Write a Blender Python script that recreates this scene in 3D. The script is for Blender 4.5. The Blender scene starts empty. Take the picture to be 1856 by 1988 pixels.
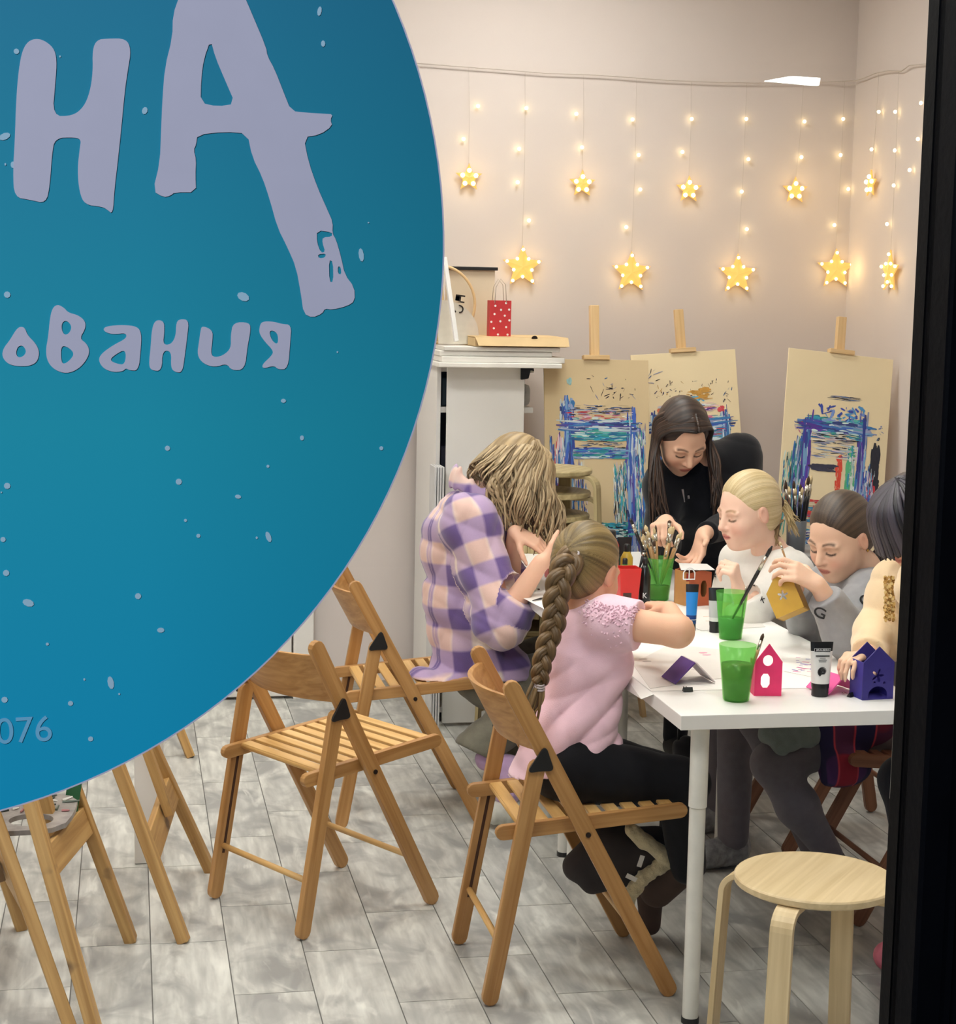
import bpy, bmesh, math, random
import numpy as np
from mathutils import Matrix, Vector
S = bpy.context.scene
COL = S.collection
random.seed(7)
# ------------------------------------------------------------------ camera
FPX, PSI, PITCH, ROLL, CAMH = 3500.0, math.radians(11.02006312), math.radians(7.04201927), 0.02, 1.7
def cam_axes():
    f = np.array([math.sin(PSI)*math.cos(PITCH), math.cos(PSI)*math.cos(PITCH), -math.sin(PITCH)])
    rt = np.array([math.cos(PSI), -math.sin(PSI), 0.0]); up = np.cross(rt, f)
    c, s = math.cos(ROLL), math.sin(ROLL)
    return c*rt+s*up, -s*rt+c*up, f
AX_R, AX_U, AX_F = cam_axes()
CAMP = np.array([0.0, 0.0, CAMH])
def ray(x, y): return ((x-928)/FPX)*AX_R-((y-994)/FPX)*AX_U+AX_F
def at(x, y, ax, v):
    """point where the photo direction of pixel (x, y) meets the plane coordinate[ax] = v"""
    d = ray(x, y); t = (v-CAMP[ax])/d[ax]
    return CAMP+t*d
def atY(x, y, Y): return at(x, y, 1, Y)
def atZ(x, y, z=0.0): return at(x, y, 2, z)
cd = bpy.data.cameras.new('camera'); cam = bpy.data.objects.new('camera', cd); COL.objects.link(cam)
cd.sensor_fit = 'HORIZONTAL'; cd.sensor_width = 36; cd.lens = 36*FPX/1856; cd.clip_start = 0.05; cd.clip_end = 200
M = Matrix.Identity(4)
for i in range(3):
    M[i][0] = AX_R[i]; M[i][1] = AX_U[i]; M[i][2] = -AX_F[i]; M[i][3] = CAMP[i]
cam.matrix_world = M
S.camera = cam
# ------------------------------------------------------------------ world, exposure, light from the street
w = bpy.data.worlds.new('night'); S.world = w; w.use_nodes = True
bg = w.node_tree.nodes['Background']; bg.inputs[0].default_value = (0.10, 0.14, 0.24, 1); bg.inputs[1].default_value = 0.10
S.view_settings.view_transform = 'Standard'; S.view_settings.look = 'None'
S.view_settings.exposure = 0.0; S.view_settings.gamma = 1.0; S.view_settings.use_curve_mapping = False
S.cycles.use_denoising = True; S.cycles.use_adaptive_sampling = True; S.cycles.adaptive_threshold = 0.02
S.cycles.max_bounces = 10; S.cycles.transparent_max_bounces = 24
S.cycles.caustics_reflective = False; S.cycles.caustics_refractive = False
S.cycles.sample_clamp_indirect = 6
PANEL_L = 26.5           # radiance of the ceiling panels
STREET_W = 158.0          # street lighting that falls on the sticker from outside
ld = bpy.data.lights.new('street_light', 'AREA'); ld.shape = 'RECTANGLE'; ld.size = 1.6; ld.size_y = 0.8
ld.energy = STREET_W; ld.color = (0.80, 0.88, 1.0)
lo = bpy.data.objects.new('street_light', ld); COL.objects.link(lo)
lo.location = (-1.9, -2.2, 3.6)
lo.rotation_euler = (Vector((-0.1, 1.3, 1.7))-lo.location).to_track_quat('-Z', 'Y').to_euler()
# ------------------------------------------------------------------ helpers
def lin(c):
    return tuple(((v/255.0)/12.92 if v/255.0 <= 0.04045 else ((v/255.0+0.055)/1.055)**2.4) for v in c)
def newmat(name):
    m = bpy.data.materials.new(name); m.use_nodes = True
    nt = m.node_tree; b = nt.nodes['Principled BSDF']
    return m, nt, b
def N(nt, t, **kw):
    n = nt.nodes.new(t)
    for k, v in kw.items():
        if k.startswith('i_'):
            n.inputs[k[2:].replace('_', ' ')].default_value = v
        else: setattr(n, k, v)
    return n
def L(nt, a, b): nt.links.new(a, b)
def flat(name, rgb, rough=0.5, var=0.06, scale=14.0, bump=0.0, metal=0.0, spec=0.5, coord='Object', stretch=None, bscale=None, sheen=0.0):
    """plain material with a fine procedural mottling"""
    m, nt, b = newmat(name)
    c = lin(rgb)
    tc = N(nt, 'ShaderNodeTexCoord'); src = tc.outputs[coord]
    if stretch:
        mp = N(nt, 'ShaderNodeMapping'); mp.inputs['Scale'].default_value = stretch; L(nt, src, mp.inputs[0]); src = mp.outputs[0]
    no = N(nt, 'ShaderNodeTexNoise'); no.inputs['Scale'].default_value = scale; no.inputs['Detail'].default_value = 4
    L(nt, src, no.inputs['Vector'])
    r = N(nt, 'ShaderNodeValToRGB')
    r.color_ramp.elements[0].position = 0.3; r.color_ramp.elements[1].position = 0.7
    r.color_ramp.elements[0].color = (*[max(0, v*(1-var)) for v in c], 1)
    r.color_ramp.elements[1].color = (*[min(1, v*(1+var)) for v in c], 1)
    L(nt, no.outputs['Fac'], r.inputs[0]); L(nt, r.outputs[0], b.inputs['Base Color'])
    b.inputs['Roughness'].default_value = rough; b.inputs['Metallic'].default_value = metal
    b.inputs['Specular IOR Level'].default_value = spec
    if sheen: b.inputs['Sheen Weight'].default_value = sheen
    if bump:
        n2 = N(nt, 'ShaderNodeTexNoise'); n2.inputs['Scale'].default_value = bscale or scale*6; n2.inputs['Detail'].default_value = 3
        L(nt, src, n2.inputs['Vector'])
        bp = N(nt, 'ShaderNodeBump'); bp.inputs['Strength'].default_value = bump; bp.inputs['Distance'].default_value = 0.004
        L(nt, n2.outputs['Fac'], bp.inputs['Height']); L(nt, bp.outputs[0], b.inputs['Normal'])
    return m
def wood(name, c1, c2, rough=0.45, c3=None, spots=0.0):
    """grain runs along the 'gc' attribute's first axis (beam axis)"""
    m, nt, b = newmat(name)
    a = N(nt, 'ShaderNodeAttribute', attribute_name='gc')
    oi = N(nt, 'ShaderNodeObjectInfo')
    ad = N(nt, 'ShaderNodeVectorMath', operation='ADD'); L(nt, a.outputs['Vector'], ad.inputs[0])
    mu = N(nt, 'ShaderNodeVectorMath', operation='SCALE'); mu.inputs['Scale'].default_value = 7.3
    cb = N(nt, 'ShaderNodeCombineXYZ')
    for k in range(3): L(nt, oi.outputs['Random'], cb.inputs[k])
    L(nt, cb.outputs[0], mu.inputs[0]); L(nt, mu.outputs[0], ad.inputs[1])
    mp = N(nt, 'ShaderNodeMapping'); mp.inputs['Scale'].default_value = (2.2, 55, 55); L(nt, ad.outputs[0], mp.inputs[0])
    no = N(nt, 'ShaderNodeTexNoise'); no.inputs['Scale'].default_value = 1.0; no.inputs['Detail'].default_value = 5; no.inputs['Distortion'].default_value = 0.6
    L(nt, mp.outputs[0], no.inputs['Vector'])
    r = N(nt, 'ShaderNodeValToRGB'); r.color_ramp.elements[0].position = 0.33; r.color_ramp.elements[1].position = 0.68
    r.color_ramp.elements[0].color = (*lin(c1), 1); r.color_ramp.elements[1].color = (*lin(c2), 1)
    L(nt, no.outputs['Fac'], r.inputs[0]); out = r.outputs[0]
    if c3:
        n3 = N(nt, 'ShaderNodeTexNoise'); n3.inputs['Scale'].default_value = 9; n3.inputs['Detail'].default_value = 3
        L(nt, ad.outputs[0], n3.inputs['Vector'])
        r3 = N(nt, 'ShaderNodeValToRGB'); r3.color_ramp.elements[0].position = 0.62-spots; r3.color_ramp.elements[1].position = 0.70-spots*0.8
        L(nt, n3.outputs['Fac'], r3.inputs[0])
        mx = N(nt, 'ShaderNodeMix', data_type='RGBA'); L(nt, r3.outputs[0], mx.inputs[0]); L(nt, out, mx.inputs[6])
        mx.inputs[7].default_value = (*lin(c3), 1); out = mx.outputs[2]
    L(nt, out, b.inputs['Base Color']); b.inputs['Roughness'].default_value = rough
    bp = N(nt, 'ShaderNodeBump'); bp.inputs['Strength'].default_value = 0.12; bp.inputs['Distance'].default_value = 0.002
    L(nt, no.outputs['Fac'], bp.inputs['Height']); L(nt, bp.outputs[0], b.inputs['Normal'])
    return m
def vcol(name, rough=0.6, bump=0.0, bscale=300, sheen=0.0, var=0.0, spec=0.4, sss=0.0):
    """colour per vertex from the 'Col' attribute"""
    m, nt, b = newmat(name)
    a = N(nt, 'ShaderNodeAttribute', attribute_name='Col'); L(nt, a.outputs['Color'], b.inputs['Base Color'])
    if var:
        tc = N(nt, 'ShaderNodeTexCoord'); no = N(nt, 'ShaderNodeTexNoise'); no.inputs['Scale'].default_value = 60; no.inputs['Detail'].default_value = 4
        L(nt, tc.outputs['Object'], no.inputs['Vector'])
        mr = N(nt, 'ShaderNodeMapRange'); mr.inputs['To Min'].default_value = 1-var; mr.inputs['To Max'].default_value = 1+var
        L(nt, no.outputs['Fac'], mr.inputs[0])
        vm = N(nt, 'ShaderNodeVectorMath', operation='SCALE'); L(nt, a.outputs['Color'], vm.inputs[0]); L(nt, mr.outputs[0], vm.inputs['Scale'])
        L(nt, vm.outputs[0], b.inputs['Base Color'])
    b.inputs['Roughness'].default_value = rough; b.inputs['Specular IOR Level'].default_value = spec
    if sheen: b.inputs['Sheen Weight'].default_value = sheen
    if sss:
        b.inputs['Subsurface Weight'].default_value = sss; b.inputs['Subsurface Radius'].default_value = (0.012, 0.005, 0.003); b.inputs['Subsurface Scale'].default_value = 1.0
    if bump:
        tc = N(nt, 'ShaderNodeTexCoord'); n2 = N(nt, 'ShaderNodeTexNoise'); n2.inputs['Scale'].default_value = bscale
        L(nt, tc.outputs['Object'], n2.inputs['Vector'])
        bp = N(nt, 'ShaderNodeBump'); bp.inputs['Strength'].default_value = bump; bp.inputs['Distance'].default_value = 0.003
        L(nt, n2.outputs['Fac'], bp.inputs['Height']); L(nt, bp.outputs[0], b.inputs['Normal'])
    return m
def emis(name, rgb, strength):
    m, nt, b = newmat(name)
    b.inputs['Base Color'].default_value = (0.8, 0.8, 0.8, 1)
    b.inputs['Emission Color'].default_value = (*lin(rgb), 1); b.inputs['Emission Strength'].default_value = strength
    return m
V = lambda *a: np.array(a, float)
def unit(v):
    v = np.asarray(v, float); n = np.linalg.norm(v); return v/n if n > 1e-12 else v
def frame_for(d, hint=(0, 0, 1)):
    d = unit(d); h = np.asarray(hint, float)
    if abs(d@unit(h)) > 0.98: h = V(1, 0, 0) if abs(d[0]) < 0.9 else V(0, 1, 0)
    s = unit(np.cross(h, d)); u = np.cross(d, s)
    return d, s, u
class MB:
    """collects shapes; build() links them as ONE mesh object"""
    def __init__(s): s.v = []; s.f = []; s.g = []; s.c = []; s.mi = []; s.cur = (1, 1, 1); s.m = 0
    def add(s, vs, fs, g=None):
        o = len(s.v)
        for k, p in enumerate(vs):
            s.v.append(tuple(float(q) for q in p)); s.g.append(tuple(float(q) for q in (g[k] if g is not None else p))); s.c.append(s.cur)
        for f in fs: s.f.append(tuple(o+i for i in f)); s.mi.append(s.m)
    def box(s, c, size, R=None):
        hx, hy, hz = [q/2 for q in size]
        loc = [(a*hx, b*hy, d*hz) for a in (-1, 1) for b in (-1, 1) for d in (-1, 1)]
        ax = int(np.argmax(size)); perm = [ax]+[k for k in range(3) if k != ax]
        vs = [np.asarray(c)+((np.asarray(R)@np.array(p)) if R is not None else np.array(p)) for p in loc]
        g = [[p[k] for k in perm] for p in loc]
        s.add(vs, [(0, 1, 3, 2), (4, 6, 7, 5), (0, 4, 5, 1), (2, 3, 7, 6), (0, 2, 6, 4), (1, 5, 7, 3)], g)
    def bar(s, a, b, w, t, hint=(0, 0, 1), round_end=False):
        """rectangular beam a->b; w across (side axis), t along hint axis"""
        a = np.asarray(a, float); b = np.asarray(b, float); d, sd, u = frame_for(b-a, hint); Ln = np.linalg.norm(b-a)
        if not round_end:
            vs = []; g = []
            for x in (0, Ln):
                for p, q in ((-1, -1), (1, -1), (1, 1), (-1, 1)):
                    vs.append(a+d*x+sd*p*w/2+u*q*t/2); g.append((x, p*w/2, q*t/2))
            s.add(vs, [(3, 2, 1, 0), (4, 5, 6, 7), (0, 1, 5, 4), (1, 2, 6, 5), (2, 3, 7, 6), (3, 0, 4, 7)], g)
        else:   # rounded ends seen in the plane of d and u, thickness w along the side
            r = t/2; prof = []
            for k in range(7):
                an = math.pi/2+math.pi*k/6; prof.append((r+r*math.cos(an), r*math.sin(an)))
            for k in range(7):
                an = -math.pi/2+math.pi*k/6; prof.append((Ln-r+r*math.cos(an), r*math.sin(an)))
            n = len(prof); vs = []; g = []
            for p in (-1, 1):
                for x, y in prof: vs.append(a+d*x+u*y+sd*p*w/2); g.append((x, y, p*w/2))
            fs = [tuple(range(n)), tuple(range(2*n-1, n-1, -1))]
            for k in range(n):
                j = (k+1) % n; fs.append((k, k+n, j+n, j))
            s.add(vs, fs, g)
    def tube(s, path, rad, seg=8, cap=True, flat_=1.0, hint=(0, 0, 1)):
        path = [np.asarray(p, float) for p in path]; n = len(path)
        if np.isscalar(rad): rad = [rad]*n
        vs = []; g = []; fs = []; ln = 0; prev = None
        for i, p in enumerate(path):
            d = unit((path[min(i+1, n-1)]-path[max(i-1, 0)]))
            if prev is None: _, sd, u = frame_for(d, hint)
            else:
                sd = unit(prev-d*(prev@d)); u = np.cross(d, sd)
            prev = sd
            if i: ln += np.linalg.norm(p-path[i-1])
            for k in range(seg):
                an = 2*math.pi*k/seg
                vs.append(p+rad[i]*(math.cos(an)*sd+flat_*math.sin(an)*u)); g.append((ln, rad[i]*math.cos(an), rad[i]*math.sin(an)))
        for i in range(n-1):
            for k in range(seg):
                j = (k+1) % seg; fs.append((i*seg+k, i*seg+j, (i+1)*seg+j, (i+1)*seg+k))
        if cap: fs.append(tuple(range(seg-1, -1, -1))); fs.append(tuple((n-1)*seg+k for k in range(seg)))
        s.add(vs, fs, g)
    def lathe(s, prof, c=(0, 0, 0), seg=32, R=None, cap=True):
        """prof: (radius, height) from bottom to top"""
        vs = []; fs = []; n = len(prof); c = np.asarray(c, float)
        for r, z in prof:
            for k in range(seg):
                an = 2*math.pi*k/seg; p = V(r*math.cos(an), r*math.sin(an), z)
                vs.append(c+(np.asarray(R)@p if R is not None else p))
        for i in range(n-1):
            for k in range(seg):
                j = (k+1) % seg; fs.append((i*seg+k, i*seg+j, (i+1)*seg+j, (i+1)*seg+k))
        if cap:
            if prof[0][0] > 1e-6: fs.append(tuple(range(seg-1, -1, -1)))
            if prof[-1][0] > 1e-6: fs.append(tuple((n-1)*seg+k for k in range(seg)))
        s.add(vs, fs)
    def prism(s, poly, a, b):
        """poly: 3D points of one face (list); a: offset vector to the other face"""
        n = len(poly); p0 = [np.asarray(p, float) for p in poly]; off = np.asarray(a, float)
        fs = [tuple(range(n)), tuple(range(2*n-1, n-1, -1))]
        for k in range(n):
            j = (k+1) % n; fs.append((k, k+n, j+n, j))
        s.add(p0+[p+off for p in p0], fs)
    def build(s, name, mat, parent=None, smooth=False, bevel=0.0, loc=None):
        me = bpy.data.meshes.new(name); me.from_pydata(s.v, [], s.f); me.update()
        at_ = me.attributes.new('gc', 'FLOAT_VECTOR', 'POINT'); at_.data.foreach_set('vector', np.array(s.g, np.float32).ravel())
        if any(c != (1, 1, 1) for c in s.c):
            ca = me.color_attributes.new('Col', 'FLOAT_COLOR', 'POINT')
            ca.data.foreach_set('color', np.array([(*c, 1) for c in s.c], np.float32).ravel())
        mats = mat if isinstance(mat, (list, tuple)) else [mat]
        for m in mats: me.materials.append(m)
        if len(mats) > 1: me.polygons.foreach_set('material_index', s.mi)
        bm = bmesh.new(); bm.from_mesh(me); bmesh.ops.recalc_face_normals(bm, faces=bm.faces); bm.to_mesh(me); bm.free()
        return link(name, me, parent, smooth, bevel)
def link(name, me, parent=None, smooth=False, bevel=0.0):
    o = bpy.data.objects.new(name, me); COL.objects.link(o)
    if parent is not None:
        o.parent = parent
    if smooth: me.polygons.foreach_set('use_smooth', [True]*len(me.polygons))
    if bevel:
        b = o.modifiers.new('bevel', 'BEVEL'); b.width = bevel; b.segments = 2; b.limit_method = 'ANGLE'; b.angle_limit = math.radians(40)
    return o
def thing(name, label, cat, loc=(0, 0, 0), rz=0.0, group=None):
    o = bpy.data.objects.new(name, None); COL.objects.link(o); o.location = [float(q) for q in loc]; o.rotation_euler = (0, 0, rz)
    o.empty_display_size = 0.05
    return tag(o, label, cat, group)
def tag(o, label, cat, group=None, kind=None):
    o['label'] = label; o['category'] = cat
    if group: o['group'] = group
    if kind: o['kind'] = kind
    return o
def dup(root, loc=None, rz=None, label=None):
    def cp(o, par):
        c = o.copy(); COL.objects.link(c); c.parent = par
        for ch in o.children: cp(ch, c)
        return c
    r = cp(root, None)
    if loc is not None: r.location = [float(q) for q in loc]
    if rz is not None: r.rotation_euler = (0, 0, rz)
    if label: r['label'] = label
    return r
def struct(o):
    o['kind'] = 'structure'; return o
def text_mesh(txt, size, extrude=0.0004, spacing=1.0):
    cu = bpy.data.curves.new('lettering', 'FONT'); cu.body = txt; cu.size = size; cu.extrude = extrude; cu.align_x = 'CENTER'; cu.align_y = 'CENTER'
    cu.space_character = spacing
    o = bpy.data.objects.new('tmp', cu); COL.objects.link(o)
    me = bpy.data.meshes.new_from_object(o.evaluated_get(bpy.context.evaluated_depsgraph_get()))
    bpy.data.objects.remove(o); bpy.data.curves.remove(cu)
    return me
def text_obj(name, txt, size, mat, parent, loc, X, Yv, extrude=0.0004):
    """lettering whose reading direction is X and whose up direction is Yv"""
    me = text_mesh(txt, size, extrude); me.materials.clear(); me.materials.append(mat)
    X = unit(X); Yv = unit(Yv-X*(np.asarray(Yv)@X)); Z = np.cross(X, Yv)
    T = Matrix([[X[0], Yv[0], Z[0], loc[0]], [X[1], Yv[1], Z[1], loc[1]], [X[2], Yv[2], Z[2], loc[2]], [0, 0, 0, 1]])
    me.transform(T)
    return link(name, me, parent)
def chaikin(p, n=2):
    p = np.asarray(p, float)
    for _ in range(n):
        q = np.roll(p, -1, 0); p = np.stack([0.75*p+0.25*q, 0.25*p+0.75*q], 1).reshape(-1, 2)
    return p
def fill2d(loops, extrude=0.0):
    """filled outline with holes -> mesh in the XY plane"""
    cu = bpy.data.curves.new('outline', 'CURVE'); cu.dimensions = '2D'; cu.fill_mode = 'BOTH'; cu.extrude = extrude
    for lp in loops:
        sp = cu.splines.new('POLY'); sp.points.add(len(lp)-1); sp.use_cyclic_u = True
        for k, (x, y) in enumerate(lp): sp.points[k].co = (x, y, 0, 1)
    o = bpy.data.objects.new('tmp', cu); COL.objects.link(o)
    me = bpy.data.meshes.new_from_object(o.evaluated_get(bpy.context.evaluated_depsgraph_get()))
    bpy.data.objects.remove(o); bpy.data.curves.remove(cu)
    return me
def Rz(a): return np.array([[math.cos(a), -math.sin(a), 0], [math.sin(a), math.cos(a), 0], [0, 0, 1]])
def Rx(a): return np.array([[1, 0, 0], [0, math.cos(a), -math.sin(a)], [0, math.sin(a), math.cos(a)]])
def Ry(a): return np.array([[math.cos(a), 0, math.sin(a)], [0, 1, 0], [-math.sin(a), 0, math.cos(a)]])
# ================================================================== the room
XL, XR, YF, YB, ZC = -1.6, 3.03, 1.30, 7.37, 3.25
m_wall = flat('wall_paint', (207, 197, 191), 0.85, 0.02, 3.0, 0.05, bscale=180)
m_ceil = flat('ceiling_paint', (232, 230, 226), 0.9, 0.02, 3.0)
m_grout = flat('grout', (118, 116, 112), 0.9, 0.12, 30)
m_black = flat('black_frame', (5, 6, 10), 0.6, 0.25, 20, 0.1, spec=0.06)
m_white = flat('white_laminate', (238, 237, 234), 0.35, 0.015, 6)
m_whitepaint = flat('white_paint', (226, 222, 216), 0.5, 0.03, 8)
m_pave = flat('pavement', (70, 70, 74), 0.9, 0.2, 8)
m_base = flat('baseboard_wood', (168, 160, 146), 0.6, 0.14, 5, stretch=(1.5, 8, 30))
def slab(name, x0, x1, y0, y1, z0, z1, m, parent=None, bevel=0):
    b = MB(); b.box(((x0+x1)/2, (y0+y1)/2, (z0+z1)/2), (x1-x0, y1-y0, z1-z0)); return b.build(name, m, parent, bevel=bevel)
struct(slab('wall_back', XL-.1, XR+.1, YB, YB+.1, 0, ZC, m_wall))
struct(slab('wall_right', XR, XR+.1, YF+.05, YB, 0, ZC, m_wall))
struct(slab('wall_left', XL-.1, XL, YF+.05, YB, 0, ZC, m_wall))
struct(slab('ceiling', XL-.1, XR+.1, YF-.05, YB+.1, ZC, ZC+.1, m_ceil))
struct(slab('baseboard_back', .76, XR, YB-.014, YB, 0, .062, m_base))
struct(slab('baseboard_right', XR-.014, XR, YF+.06, YB-.014, 0, .062, m_base))
# front wall with the shop window
WX0, WX1, WZ0, WZ1 = -1.30, 0.602, 0.25, 2.62
wf = MB()
wf.box(((XL-.1+WX0-.07)/2, YF, ZC/2), (WX0-.07-XL+.1, .1, ZC))
wf.box(((WX1+.07+XR+.1)/2, YF, ZC/2), (XR+.1-WX1-.07, .1, ZC))
wf.box(((WX0+WX1)/2, YF, (WZ0-.07)/2), (WX1-WX0+.14, .1, WZ0-.07))
wf.box(((WX0+WX1)/2, YF, (WZ1+.07+ZC)/2), (WX1-WX0+.14, .1, ZC-WZ1-.07))
struct(wf.build('wall_front', m_black))
win = bpy.data.objects.new('window_1', None); COL.objects.link(win); win.location = (0, 0, 0); struct(win)
def fr(x0, x1, z0, z1, y0=YF-.035, y1=YF+.03): return slab('window_frame', x0, x1, y0, y1, z0, z1, m_black, win, .003)
fr(WX1, WX1+.07, WZ0-.07, WZ1+.07); fr(WX0-.07, WX0, WZ0-.07, WZ1+.07); fr(WX0, WX1, WZ0-.07, WZ0); fr(WX0, WX1, WZ1, WZ1+.07)
slab('window_gasket', WX1-.0012, WX1, YF+.006, YF+.014, WZ0, WZ1, m_black, win)
slab('window_gasket', WX1+.022, WX1+.027, YF-.043, YF-.035, WZ0, WZ1, m_black, win)
slab('window_gasket', WX1+.040, WX1+.044, YF-.040, YF-.035, WZ0, WZ1, m_black, win)
mg, nt, b = newmat('window_glass'); nt.nodes.remove(b)
tr = N(nt, 'ShaderNodeBsdfTransparent'); tr.inputs[0].default_value = (0.985, 0.99, 0.985, 1)
gl = N(nt, 'ShaderNodeBsdfGlossy'); gl.inputs['Roughness'].default_value = 0.0
fs = N(nt, 'ShaderNodeFresnel'); fs.inputs[0].default_value = 1.45
mx = N(nt, 'ShaderNodeMixShader'); L(nt, fs.outputs[0], mx.inputs[0]); L(nt, tr.outputs[0], mx.inputs[1]); L(nt, gl.outputs[0], mx.inputs[2])
L(nt, mx.outputs[0], nt.nodes['Material Output'].inputs[0])
slab('window_pane', WX0, WX1, YF-.003, YF+.003, WZ0, WZ1, mg, win)
struct(slab('ground', -8, 8, -9, YF-.05, -.25, -.12, m_pave))
# ---- floor: grey plank tiles in a running bond
fl = struct(slab('floor', XL-.1, XR+.1, YF-.05, YB+.1, -.06, -.003, m_grout))
mt, nt, b = newmat('floor_tile')
oi = N(nt, 'ShaderNodeObjectInfo'); tc = N(nt, 'ShaderNodeTexCoord'); geo = N(nt, 'ShaderNodeNewGeometry')
of = N(nt, 'ShaderNodeCombineXYZ'); ml = N(nt, 'ShaderNodeMath', operation='MULTIPLY'); ml.inputs[1].default_value = 37.0
L(nt, oi.outputs['Random'], ml.inputs[0]); L(nt, ml.outputs[0], of.inputs[0]); L(nt, ml.outputs[0], of.inputs[2])
ad = N(nt, 'ShaderNodeVectorMath', operation='ADD'); L(nt, tc.outputs['Object'], ad.inputs[0]); L(nt, of.outputs[0], ad.inputs[1])
def nz(scale, stretch, det=5, dist=0.0):
    mp = N(nt, 'ShaderNodeMapping'); mp.inputs['Scale'].default_value = stretch; L(nt, ad.outputs[0], mp.inputs[0])
    n = N(nt, 'ShaderNodeTexNoise'); n.inputs['Scale'].default_value = scale; n.inputs['Detail'].default_value = det; n.inputs['Distortion'].default_value = dist
    L(nt, mp.outputs[0], n.inputs['Vector']); return n.outputs['Fac']
def ramp(src, p0, p1, c0, c1):
    r = N(nt, 'ShaderNodeValToRGB'); r.color_ramp.elements[0].position = p0; r.color_ramp.elements[1].position = p1
    r.color_ramp.elements[0].color = (*c0, 1); r.color_ramp.elements[1].color = (*c1, 1); L(nt, src, r.inputs[0]); return r.outputs[0]
def mixc(fac, a, c, mode='MIX'):
    x = N(nt, 'ShaderNodeMix', data_type='RGBA', blend_type=mode)
    if isinstance(fac, float): x.inputs[0].default_value = fac
    else: L(nt, fac, x.inputs[0])
    for s_, q in ((6, a), (7, c)):
        if isinstance(q, tuple): x.inputs[s_].default_value = (*q, 1)
        else: L(nt, q, x.inputs[s_])
    return x.outputs[2]
base = ramp(nz(1.0, (40, 5, 1)), .30, .72, lin((172, 172, 167)), lin((220, 220, 213)))
patch = ramp(nz(1.0, (9, 5.5, 1), 4, .8), .44, .66, (0, 0, 0), (1, 1, 1))
c1 = mixc(patch, base, lin((154, 154, 151)))
lightp = ramp(nz(1.0, (13, 3.5, 1), 5, 1.2), .60, .74, (0, 0, 0), (.75, .75, .75))
c2 = mixc(lightp, c1, lin((232, 232, 224)))
tone = N(nt, 'ShaderNodeMapRange'); tone.inputs['To Min'].default_value = .90; tone.inputs['To Max'].default_value = 1.08; L(nt, oi.outputs['Random'], tone.inputs[0])
sc_ = N(nt, 'ShaderNodeVectorMath', operation='SCALE'); L(nt, c2, sc_.inputs[0]); L(nt, tone.outputs[0], sc_.inputs['Scale'])
L(nt, sc_.outputs[0], b.inputs['Base Color']); b.inputs['Roughness'].default_value = .42
bp = N(nt, 'ShaderNodeBump'); bp.inputs['Strength'].default_value = .15; bp.inputs['Distance'].default_value = .002
L(nt, nz(1.0, (60, 8, 1)), bp.inputs['Height']); L(nt, bp.outputs[0], b.inputs['Normal'])
TW, TL = .1935, .63
tb = MB(); tb.box((0, 0, -.004), (TW-.003, TL-.003, .008)); t0 = tb.build('tile', mt, fl, bevel=.0012); tile_me = t0.data
bpy.data.objects.remove(t0)
offs = {0: .16, 1: .42, 2: .05, 3: .32, 4: .585, 5: .318}      # joint phase by column, from the joints seen in the photo
rt = random.Random(3)
i0 = int(math.floor((XL-.05)/TW)); i1 = int(math.ceil((XR-.05)/TW))
for i in range(i0, i1):
    x = .049+(i+.5)*TW
    ph = offs.get(i, rt.random()*TL)
    y = 1.3+((ph-1.3) % TL)-TL
    while y < YB:
        if y+TL > YF+.05:
            o = bpy.data.objects.new('tile', tile_me); COL.objects.link(o); o.parent = fl
            y0 = max(y, YF+.05); y1 = min(y+TL, YB); x0 = max(x-TW/2, XL); x1 = min(x+TW/2, XR)
            if x1-x0 > .02 and y1-y0 > .02:
                o.location = ((x0+x1)/2, (y0+y1)/2, 0); o.scale = ((x1-x0)/TW, (y1-y0)/TL, 1)
            else: bpy.data.objects.remove(o)
        y += TL
# ---- a white panel door by the left end of the back wall
dr = bpy.data.objects.new('door_1', None); COL.objects.link(dr); dr.location = (0, 0, 0); struct(dr)
slab('door_leaf', -.22, .655, YB-.04, YB-.004, .012, 2.05, m_whitepaint, dr, .003)
slab('door_frame', .662, .745, YB-.05, YB-.001, 0, 2.12, m_whitepaint, dr, .004)
slab('door_frame', -.31, -.227, YB-.05, YB-.001, 0, 2.12, m_whitepaint, dr, .004)
slab('door_frame', -.31, .745, YB-.05, YB-.001, 2.121, 2.2, m_whitepaint, dr, .004)
for z0, z1 in ((.14, .95), (1.05, 1.95)):
    slab('door_panel', -.08, .52, YB-.047, YB-.04, z0, z1, m_whitepaint, dr, .004)
hb = MB(); hb.tube([(-.17, YB-.04, 1.02), (-.17, YB-.09, 1.02), (-.06, YB-.09, 1.02)], .009, 10); hb.build('door_handle', flat('steel', (170, 170, 172), .3, .03, metal=1.0), dr, True)
# ---- ceiling panels
m_lamp = emis('panel_diffuser', (255, 253, 247), PANEL_L); m_lampframe = flat('lamp_frame', (230, 230, 230), .5)
for x, y in ((-.55, 2.6), (1.35, 2.5), (-.55, 4.5), (1.35, 4.4), (-.55, 6.4), (1.55, 6.35)):
    t = thing('ceiling_panel_lamp', 'square white LED panel lamp flush under the ceiling', 'lamp', (x, y, ZC), 0, 'ceiling panel lamps')
    f_ = MB()
    for dx, dy, sx, sy in ((0, .305, .63, .02), (0, -.305, .63, .02), (.305, 0, .02, .59), (-.305, 0, .02, .59)): f_.box((dx, dy, -.011), (sx, sy, .022))
    f_.build('frame', m_lampframe, t)
    d_ = MB(); d_.box((0, 0, -.008), (.588, .588, .014)); d_.build('diffuser', m_lamp, t)
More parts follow.
